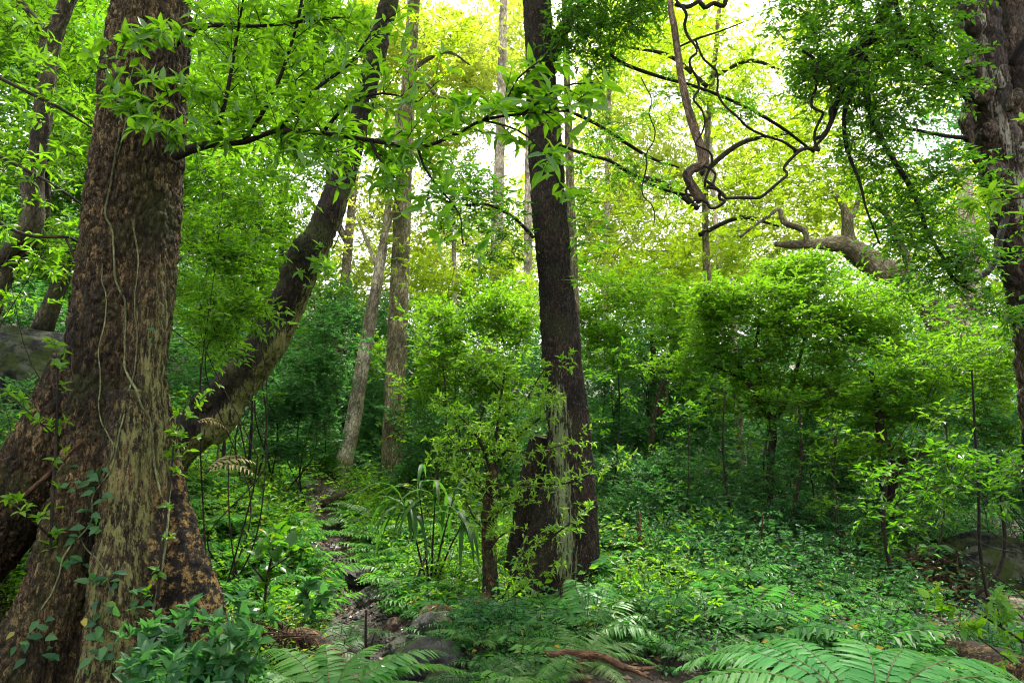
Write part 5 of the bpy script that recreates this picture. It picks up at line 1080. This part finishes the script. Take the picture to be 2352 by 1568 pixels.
for lab, px, py, Y, n, L in (('tuft of upright blade leaves in the thicket beyond the ivy bank', 1520, 1130, 9.5, 12, .6), ('drooping blade leaved plant in the shadows beyond the dead crooked stick', 1600, 1190, 8.6, 14, .55), ('arching blade leaved plant hugging the base of the tall grey trunk', 880, 1150, 12.5, 14, .8)):
    c = P(px, py, Y); t = thing('blade_plant', lab, 'plant', c); lm = MB(); az = rng.random(n) * 6.28
    straps(lm, [c] * n, np.stack([np.cos(az) * .6, np.sin(az) * .6, np.ones(n)], 1), L * (.6 + .6 * rng.random(n)), np.full(n, .02), 1.2 + rng.random(n)); lm.build('foliage', [M['leaf_mid']], t, ('rnd', 'mid'))
    sm = MB(); tube(sm, [[c[0], c[1], g1(c[0], c[1]) - .05], c], [.015, .02], 6, .1, .2); sm.build('stem', [M['twig']], t, ('rnd', 'bp', 'zone'))

# ---- small broadleaved plants close to the viewer
def rosette_plant(name, label, base, paths, leaf, leafm, cat='shrub', gap=.06, sl=.09, per=2, whorl=4, wr=.45, sub=1, stemm='twig', up=.3, **k):
    t = thing(name, label, cat, base); PP = [px_path(p) if not isinstance(p, tuple) else p for p in paths]; sm = MB()
    for p_, r_ in PP: tube(sm, p_, r_, 6, .04, .15, 5)
    sm.build('stem', [M[stemm]], t, ('rnd', 'bp', 'zone')); cm = MB()
    bough(cm, PP, leaf, gap, sl, per, whorl, wr=wr, sub=sub, up=up, tr=.002, **k); cm.build('foliage', [M[leafm], M['twig']], t, ('rnd', 'mid', 'bp', 'zone')); return t
ps = []
for (x, y) in ((300, 1470), (340, 1440), (390, 1450), (440, 1430), (480, 1460), (530, 1410), (560, 1440), (600, 1480), (330, 1530), (400, 1510), (460, 1520), (520, 1500), (300, 1560), (380, 1560), (450, 1590), (560, 1530), (590, 1430), (500, 1560)):
    Y = 4.0 - (y - 1400) / 160 * .45 + rng.normal(0, .08); b0 = np.array([P(430, 1620, 3.9)[0] + rng.normal(0, .3), 3.75 + rng.normal(0, .2), 0]); b0[2] = g1(b0[0], b0[1])
    e = P(x, y, Y); ps.append((np.array([b0, b0 * .5 + e * .5 + UP * .03, e]), np.array([.004, .003, .0015])))
rosette_plant('glossy_shrub', 'low shrub of glossy bluish green leaves at the foot of the flaky trunk', (P(430, 1620, 3.9)[0], 3.8, g1(P(430, 1620, 3.9)[0], 3.8)), ps, .085, 'leaf_teal', gap=.07, sl=.10, per=2, whorl=5, wr=.46, start=.35)
b = gp(990, 1000)
rosette_plant('sapling', 'thin brown sapling with sparse leaves standing before the root buttress of the flaky trunk', P(118, 1250, 4.15), [[(116, 1270, 4.15, 4), (122, 1130, 4.15, 4), (130, 980, 4.2, 3), (132, 860, 4.2, 2.5), (128, 800, 4.2, 1.5)], [(118, 1235, 4.15, 3), (60, 1180, 4.0, 2), (20, 1150, 4.0, 1.5)], [(125, 1000, 4.2, 2), (70, 950, 4.1, 1.5), (20, 905, 4.1, 1.2)]], .06, 'leaf_mid', gap=.16, sl=.07, per=1, whorl=4, wr=.42)
rosette_plant('sprig', 'leafy sprig with reddish stem growing up beside the dark buttress of the flaky trunk', P(375, 1300, 4.25), [[(362, 1380, 4.2, 4), (372, 1250, 4.2, 4), (392, 1100, 4.2, 3), (402, 1000, 4.3, 2), (430, 920, 4.4, 1.5)], [(402, 1000, 4.3, 2), (440, 940, 4.4, 1.5), (480, 900, 4.5, 1)], [(398, 1060, 4.3, 2), (410, 1020, 4.3, 1.5), (420, 1010, 4.3, 1)]], .052, 'leaf_mid', gap=.15, sl=.07, per=1, whorl=4)
rosette_plant('seedling', 'broad leaved dark seedling standing alone on the litter near the torn roots', gp(600, 1400), [[(606, 1420, 5.6, 3), (612, 1340, 5.6, 3), (625, 1270, 5.6, 2), (630, 1230, 5.6, 1.5)], [(612, 1340, 5.6, 2), (580, 1300, 5.5, 1.5)], [(615, 1310, 5.6, 2), (660, 1280, 5.5, 1.5)]], .11, 'leaf_dark', gap=.10, sl=.08, per=1, whorl=3, wr=.6)
rosette_plant('seedling', 'bluish broad leaved seedling at the edge of the stream litter', gp(700, 1440), [[(720, 1440, 5.6, 3), (715, 1390, 5.6, 2), (700, 1350, 5.6, 1.5)], [(718, 1400, 5.6, 2), (750, 1370, 5.5, 1.5)]], .10, 'leaf_teal', gap=.08, sl=.06, per=1, whorl=4, wr=.62)
rosette_plant('sprig', 'leafy sprig reaching in over the dark litter above the corner fern', P(2330, 1520, 4.2), [[(2360, 1480, 4.2, 3), (2300, 1440, 4.2, 2.5), (2230, 1400, 4.2, 2), (2170, 1385, 4.2, 1.2)], [(2340, 1530, 4.2, 2.5), (2270, 1480, 4.1, 2), (2230, 1450, 4.1, 1.2)], [(2360, 1430, 4.2, 2), (2330, 1400, 4.2, 1.5)], [(2300, 1440, 4.2, 2), (2290, 1390, 4.2, 1.2)]], .07, 'leaf_mid', gap=.11, sl=.09, per=2, whorl=4)
rosette_plant('sprig', 'bright leafy twig hanging into view beside the silver barked trunk', P(2352, 470, 3.8), [[(2420, 440, 3.8, 3), (2352, 455, 3.8, 2), (2300, 455, 3.8, 1.5), (2270, 460, 3.8, 1)], [(2420, 520, 3.8, 3), (2350, 505, 3.8, 1.5)], [(2420, 330, 3.8, 3), (2350, 310, 3.8, 1.5)]], .085, 'leaf_young', gap=.12, sl=.09, per=1, whorl=4, wr=.34)
for lab, l, mt in (('tall thin upright stick rooted in the litter beside the stream', [(842, 1530, 5.3, 3), (840, 1450, 5.3, 3), (841, 1400, 5.3, 2.5)], 'liana'), ('thin dark stick leaning beside the taller upright one', [(852, 1540, 5.25, 3), (848, 1500, 5.25, 2.5), (862, 1450, 5.3, 2)], 'liana'),
                   ('pale wiry stem rising straight from the ivy bank', [(1742, 1430, 7.0, 2.5), (1744, 1350, 7.0, 2.5), (1748, 1260, 7.0, 2), (1752, 1180, 7.0, 1.5)], 'stick'),
                   ('crooked reddish dead stick poking up out of the ferns', [(1486, 1290, 7.4, 3), (1474, 1260, 7.4, 4), (1468, 1220, 7.4, 4), (1472, 1190, 7.4, 3), (1466, 1172, 7.4, 2)], 'stick'),
                   ('bent straw coloured stalk folded over among the dark ivy', [(1880, 1560, 5.2, 1.5), (1885, 1500, 5.2, 2), (1892, 1480, 5.2, 2), (1910, 1530, 5.2, 1.5)], 'vine'),
                   ('second bent straw coloured stalk, its tip hanging towards the corner fern', [(2060, 1590, 4.8, 1.5), (1990, 1530, 5.0, 1.5), (1950, 1490, 5.1, 2), (1962, 1560, 5.1, 1.5)], 'vine'),
                   ('slanting reddish stick across the torn roots near the stream', [(618, 1400, 5.4, 4), (650, 1440, 5.3, 5), (690, 1480, 5.2, 5), (740, 1500, 5.1, 4)], 'stick'),
                   ('dry curved stem lying against the foot of the flaky trunk', [(40, 1150, 4.3, 5), (100, 1100, 4.25, 6), (150, 1050, 4.25, 5), (190, 1010, 4.28, 4)], 'stick')):
    p_, r_ = px_path(l); mb = MB(); tube(mb, p_, r_, 7, .03, .2, 9, seed=len(lab)); tag(mb.build('stick', [M[mt]], None, ('rnd', 'bp', 'zone'), loc=p_[0]), lab, 'stick')
fb = thing('fallen_branch', 'fallen reddish brown branch lying over the ferns with a forked broken end', 'branch', P(1300, 1520, 4.75))
for l in ([(1236, 1495, 4.7, 5), (1262, 1503, 4.7, 8), (1300, 1500, 4.7, 9), (1345, 1502, 4.7, 8), (1390, 1508, 4.65, 7), (1430, 1530, 4.6, 7), (1470, 1536, 4.55, 5), (1508, 1532, 4.5, 3)], [(1430, 1530, 4.6, 5), (1470, 1545, 4.5, 4), (1500, 1562, 4.5, 2)],
          [(1330, 1505, 4.7, 8), (1336, 1550, 4.6, 8), (1370, 1580, 4.5, 9), (1430, 1600, 4.4, 6)], [(1345, 1502, 4.7, 4), (1400, 1555, 4.6, 4), (1440, 1580, 4.5, 3)]): hang('limb', l, 'stick', fb, 9, .03, .25, len(l), bark=.003, bsc=(40, 40, 15))

# ------------------------------------------------------------------ rocks, roots and debris
import bmesh
def rock(name, label, c, r, mat, cat='rock', sub=5, seed=0, amp=.35, flat=.0, group=None, f=1.3, rot=0.):
    bm = bmesh.new(); bmesh.ops.create_icosphere(bm, subdivisions=sub, radius=1); V = np.array([v.co[:] for v in bm.verts]); F = np.array([[v.index for v in q.verts] for q in bm.faces]); bm.free()
    V = V * (1 + amp * (fbm(V * f + seed * 5.1, 4, seed) - .5) * 2)[:, None]
    f1, f2, cid = worley(V * 1.2 + seed * 2.3, seed); V = V * (1 - .16 * (cid - .5))[:, None]      # broken facets
    V = V * (1 + .09 * (fbm(V * 5, 4, seed + 2) - .5) + .05 * (np.abs(fbm(V * 9, 3, seed + 4) - .5)))[:, None]
    V = V * np.array(r); ca, sa = math.cos(rot), math.sin(rot); V = np.stack([V[:, 0] * ca - V[:, 1] * sa, V[:, 0] * sa + V[:, 1] * ca, V[:, 2]], 1)
    mb = MB(); mb.add(V, [F], 0, True); o = mb.build(name, [M[mat]], None, ('rnd',)); o.location = tuple(c); return tag(o, label, cat, group)
c = P(45, 890, 9.0); rock('boulder', 'huge smooth grey boulder set in the bank behind the flaky trunk', (c[0] - .2, 9.3, c[2] - .15), (1.15, .9, .95), 'boulder', 'boulder', 5, 3, .22)
c = P(2290, 1310, 7.4); rock('boulder', 'big mossy boulder in shade behind the bowed dark liana', (c[0] + .1, 7.6, c[2] - .04), (.60, .5, .36), 'boulder', 'boulder', 5, 5, .22)
c = P(1820, 1265, 8.6); rock('boulder', 'low mossy boulder half buried under the shaded shrub with a dark hole beside it', (c[0], 8.9, c[2] - .12), (.65, .5, .36), 'boulder', 'boulder', 5, 8, .25)
c = gp(2020, 1240); rock('rock_slab', 'pale sunlit rock slab glimpsed through the shrubs', (c[0], c[1], c[2] + .03), (.8, .5, .14), 'pale_rock', 'rock', 4, 9, .2)
for lab, x, y, r, mt, sd_ in (('tan rounded stone at the edge near the mossy boulder', 2305, 1385, .15, 'pale_rock', 1), ('smaller tan stone touching the rounded one', 2340, 1395, .13, 'pale_rock', 2),
        ('yellow mossy stone humped at the end of the orange root', 1005, 1412, .13, 'root', 3), ('dark mossy boulder filling the stream at the bottom edge', 985, 1535, .30, 'wet_rock', 4), ('flat dark stone on the stream bank under the orange root', 1000, 1460, .24, 'wet_rock', 5),
        ('rounded grey stone at the very bottom edge of the stream', 1020, 1570, .16, 'wet_rock', 6), ('black wet stone ledge where the stream steps down', 925, 1500, .15, 'wet_rock', 7), ('reddish brown stone in the middle of the stream bed', 905, 1440, .11, 'stone_red', 8),
        ('small round reddish stone beside the reddish brown one', 868, 1455, .07, 'stone_red', 9), ('bluish grey stone among wet gravel', 945, 1478, .06, 'boulder', 10), ('mossy green hump of rock above the stream', 880, 1355, .15, 'moss_rock', 11), ('flat grey ledge crossing the upper stream', 800, 1330, .26, 'wet_rock', 12),
        ('long dark ledge stone halfway up the stream', 865, 1380, .22, 'wet_rock', 13), ('grey pebble topped stone beside the ledge', 905, 1398, .14, 'wet_rock', 14), ('green mossy stone beside the torn roots', 690, 1450, .16, 'moss_rock', 15), ('tan stone high in the stream gully', 820, 1290, .14, 'pale_rock', 16),
        ('yellowish mossy knob of rock up the slope', 930, 1300, .22, 'moss_rock', 17), ('dark rock behind the foot of the young palm', 1060, 1390, .20, 'wet_rock', 18), ('dark boulder beside the sprouting stump', 1165, 1370, .24, 'wet_rock', 19), ('small black stone under the flat dark stone', 950, 1515, .12, 'wet_rock', 20)):
    if mt == 'stone_red' and 'stone_red' not in M: M['stone_red'] = rock_mat('red_rock', (.04, .018, .012), (.09, .045, .03), (.16, .09, .06), None, .5, 8, .5)
    if mt == 'moss_rock' and 'moss_rock' not in M: M['moss_rock'] = rock_mat('moss_rock', (.03, .04, .015), (.06, .08, .02), (.12, .12, .06), (.09, .13, .02), .42, 9)
    if mt == 'root':
        if 'lichen_rock' not in M: M['lichen_rock'] = rock_mat('lichen_rock', (.10, .07, .03), (.20, .14, .05), (.30, .22, .09), (.14, .13, .03), .5, 12)
        mt = 'lichen_rock'
    r *= .85; c = gp(x, y); rock('stone', lab, (c[0], c[1], c[2] + r * .12), (r * rng.uniform(.95, 1.3), r * rng.uniform(.8, 1.1), r * rng.uniform(.5, .7)), mt, 'stone', 5, sd_, .4, rot=rng.random() * 3)
mb = MB()
for k in range(1500):       # gravel of the stream bed
    t = rng.random(); s_ = t * (len(CREEK) - 2); i = int(s_); p = CREEK[i] * (1 - (s_ - i)) + CREEK[i + 1] * (s_ - i) + rng.normal(0, .2, 2)
    r = .012 + .035 * rng.random() ** 2.5; a = nrm(rng.normal(0, 1, (8, 3))); V = np.array([(1, 0, 0), (-.9, .2, 0), (.1, 1, .1), (0, -1, 0), (.1, .1, .7), (0, 0, -.6)]) * (1 + rng.normal(0, .2, (6, 1))) * r
    q = rng.random() * 6.28; V = np.stack([V[:, 0] * math.cos(q) - V[:, 1] * math.sin(q), V[:, 0] * math.sin(q) + V[:, 1] * math.cos(q), V[:, 2]], 1)
    mb.V.append(None); mb.V.pop(); mb.add(V + np.array([p[0], p[1], g1(p[0], p[1]) + r * .2]) if k % 25 == -1 else V + np.array([p[0], p[1], 0]), [np.array([(0, 2, 4), (2, 1, 4), (1, 3, 4), (3, 0, 4), (2, 0, 5), (1, 2, 5), (3, 1, 5), (0, 3, 5)])], 0, False, rnd=rng.random())
VV = np.concatenate(mb.V); cz = np.repeat(np.array([v.mean(0) for v in mb.V]), 6, 0); VV[:, 2] += G(cz[:, 0], cz[:, 1]) + .008; mb.V = [VV]
def gravel_mat():
    m, t, b, o = newmat('gravel'); t.links.new(ramp(t, attr(t, 'rnd'), [(0, (.010, .010, .010)), (.5, (.03, .026, .023)), (.85, (.085, .075, .065)), (1, (.06, .03, .018))]), b.inputs['Base Color']); b.inputs['Roughness'].default_value = .4; return m
tag(mb.build('gravel', [gravel_mat()], None, ('rnd',)), 'wet dark gravel in the bed of the small stream', 'gravel', kind='stuff')
# root tangles
def tangle(name, label, cx, cy, Y, wpx, hpx, n, mat, rpx=2.2, cat='roots'):
    mb = MB()
    for k in range(n):
        a = P(cx + rng.normal(0, .4) * wpx, cy + rng.normal(0, .4) * hpx, Y + rng.normal(0, .15)); d = nrm(np.array([rng.normal(0, 1), rng.normal(0, .5), rng.normal(-.1, .4)])); l = wpx * .6 * Y / FPX * rng.uniform(.4, 1)
        pts = [a + d * l * t + rng.normal(0, .035, 3) - UP * .10 * t * t for t in (-.5, -.2, .2, .6)]
        tube(mb, pts, np.array([1, .9, .7, .3]) * rpx * rng.uniform(.4, 1.4) * Y / FPX, 5, .05, .1, 5)
    return tag(mb.build(name, [M[mat]], None, ('rnd', 'bp', 'zone'), loc=P(cx, cy, Y)), label, cat, kind='stuff' if name == 'debris' else None)
tangle('debris', 'brown tangle of fine torn roots and twigs on the litter beside the stream', 640, 1470, 5.0, 130, 45, 90, 'stick', 1.8)
tangle('root_plate', 'upturned reddish root plate and broken wood in front of the mossy boulder', 2170, 1345, 7.0, 110, 45, 60, 'stick', 4.5)
tangle('debris', 'heap of pale dead twigs above the upturned root plate', 2120, 1290, 7.4, 90, 40, 50, 'stick', 2)
mb = MB(); p_, r_ = px_path([(600, 1490, 5.2, 16), (660, 1470, 5.2, 22), (720, 1475, 5.1, 26), (760, 1510, 4.95, 24), (790, 1545, 4.85, 14)]); tube(mb, p_, r_, 18, .04, .3, 4, seed=7, bark=.01); tag(mb.build('rotten_log', [M['rotten']], None, ('rnd', 'bp', 'zone'), loc=p_[2]), 'short rotting log with orange patches lying on the tangle of torn roots', 'log')
mb = MB(); p_, r_ = px_path([(735, 1160, 11.5, 9), (775, 1145, 11.6, 11), (805, 1132, 11.8, 10), (850, 1120, 12.2, 8)]); tube(mb, p_, r_, 14, .08, .25, 4, seed=8); tag(mb.build('log', [M['bark_gnarl']], None, ('rnd', 'bp', 'zone'), loc=p_[1]), 'pale sawn log jutting out of the earth at the foot of the slender pale trunk', 'log')
mb = MB(); p_, r_ = px_path([(2360, 1560, 4.6, 40), (2300, 1530, 4.8, 36), (2230, 1500, 5.1, 28), (2170, 1470, 5.4, 18)]); tube(mb, p_, r_, 20, .05, .25, 3, seed=9, bark=.01); tag(mb.build('log', [M['rotten']], None, ('rnd', 'bp', 'zone'), loc=p_[1]), 'dark mossy log lying in shadow in the lower corner behind the bright fern', 'log')
mb = MB(); p_, r_ = px_path([(2160, 1385, 7.2, 12), (2250, 1372, 7.3, 16), (2330, 1372, 7.4, 16), (2420, 1370, 7.5, 14)]); tube(mb, p_, r_, 14, .06, .25, 4, seed=10); tag(mb.build('log', [M['bark_lean']], None, ('rnd', 'bp', 'zone'), loc=p_[1]), 'black log under the foot of the mossy boulder behind the tan stones', 'log')
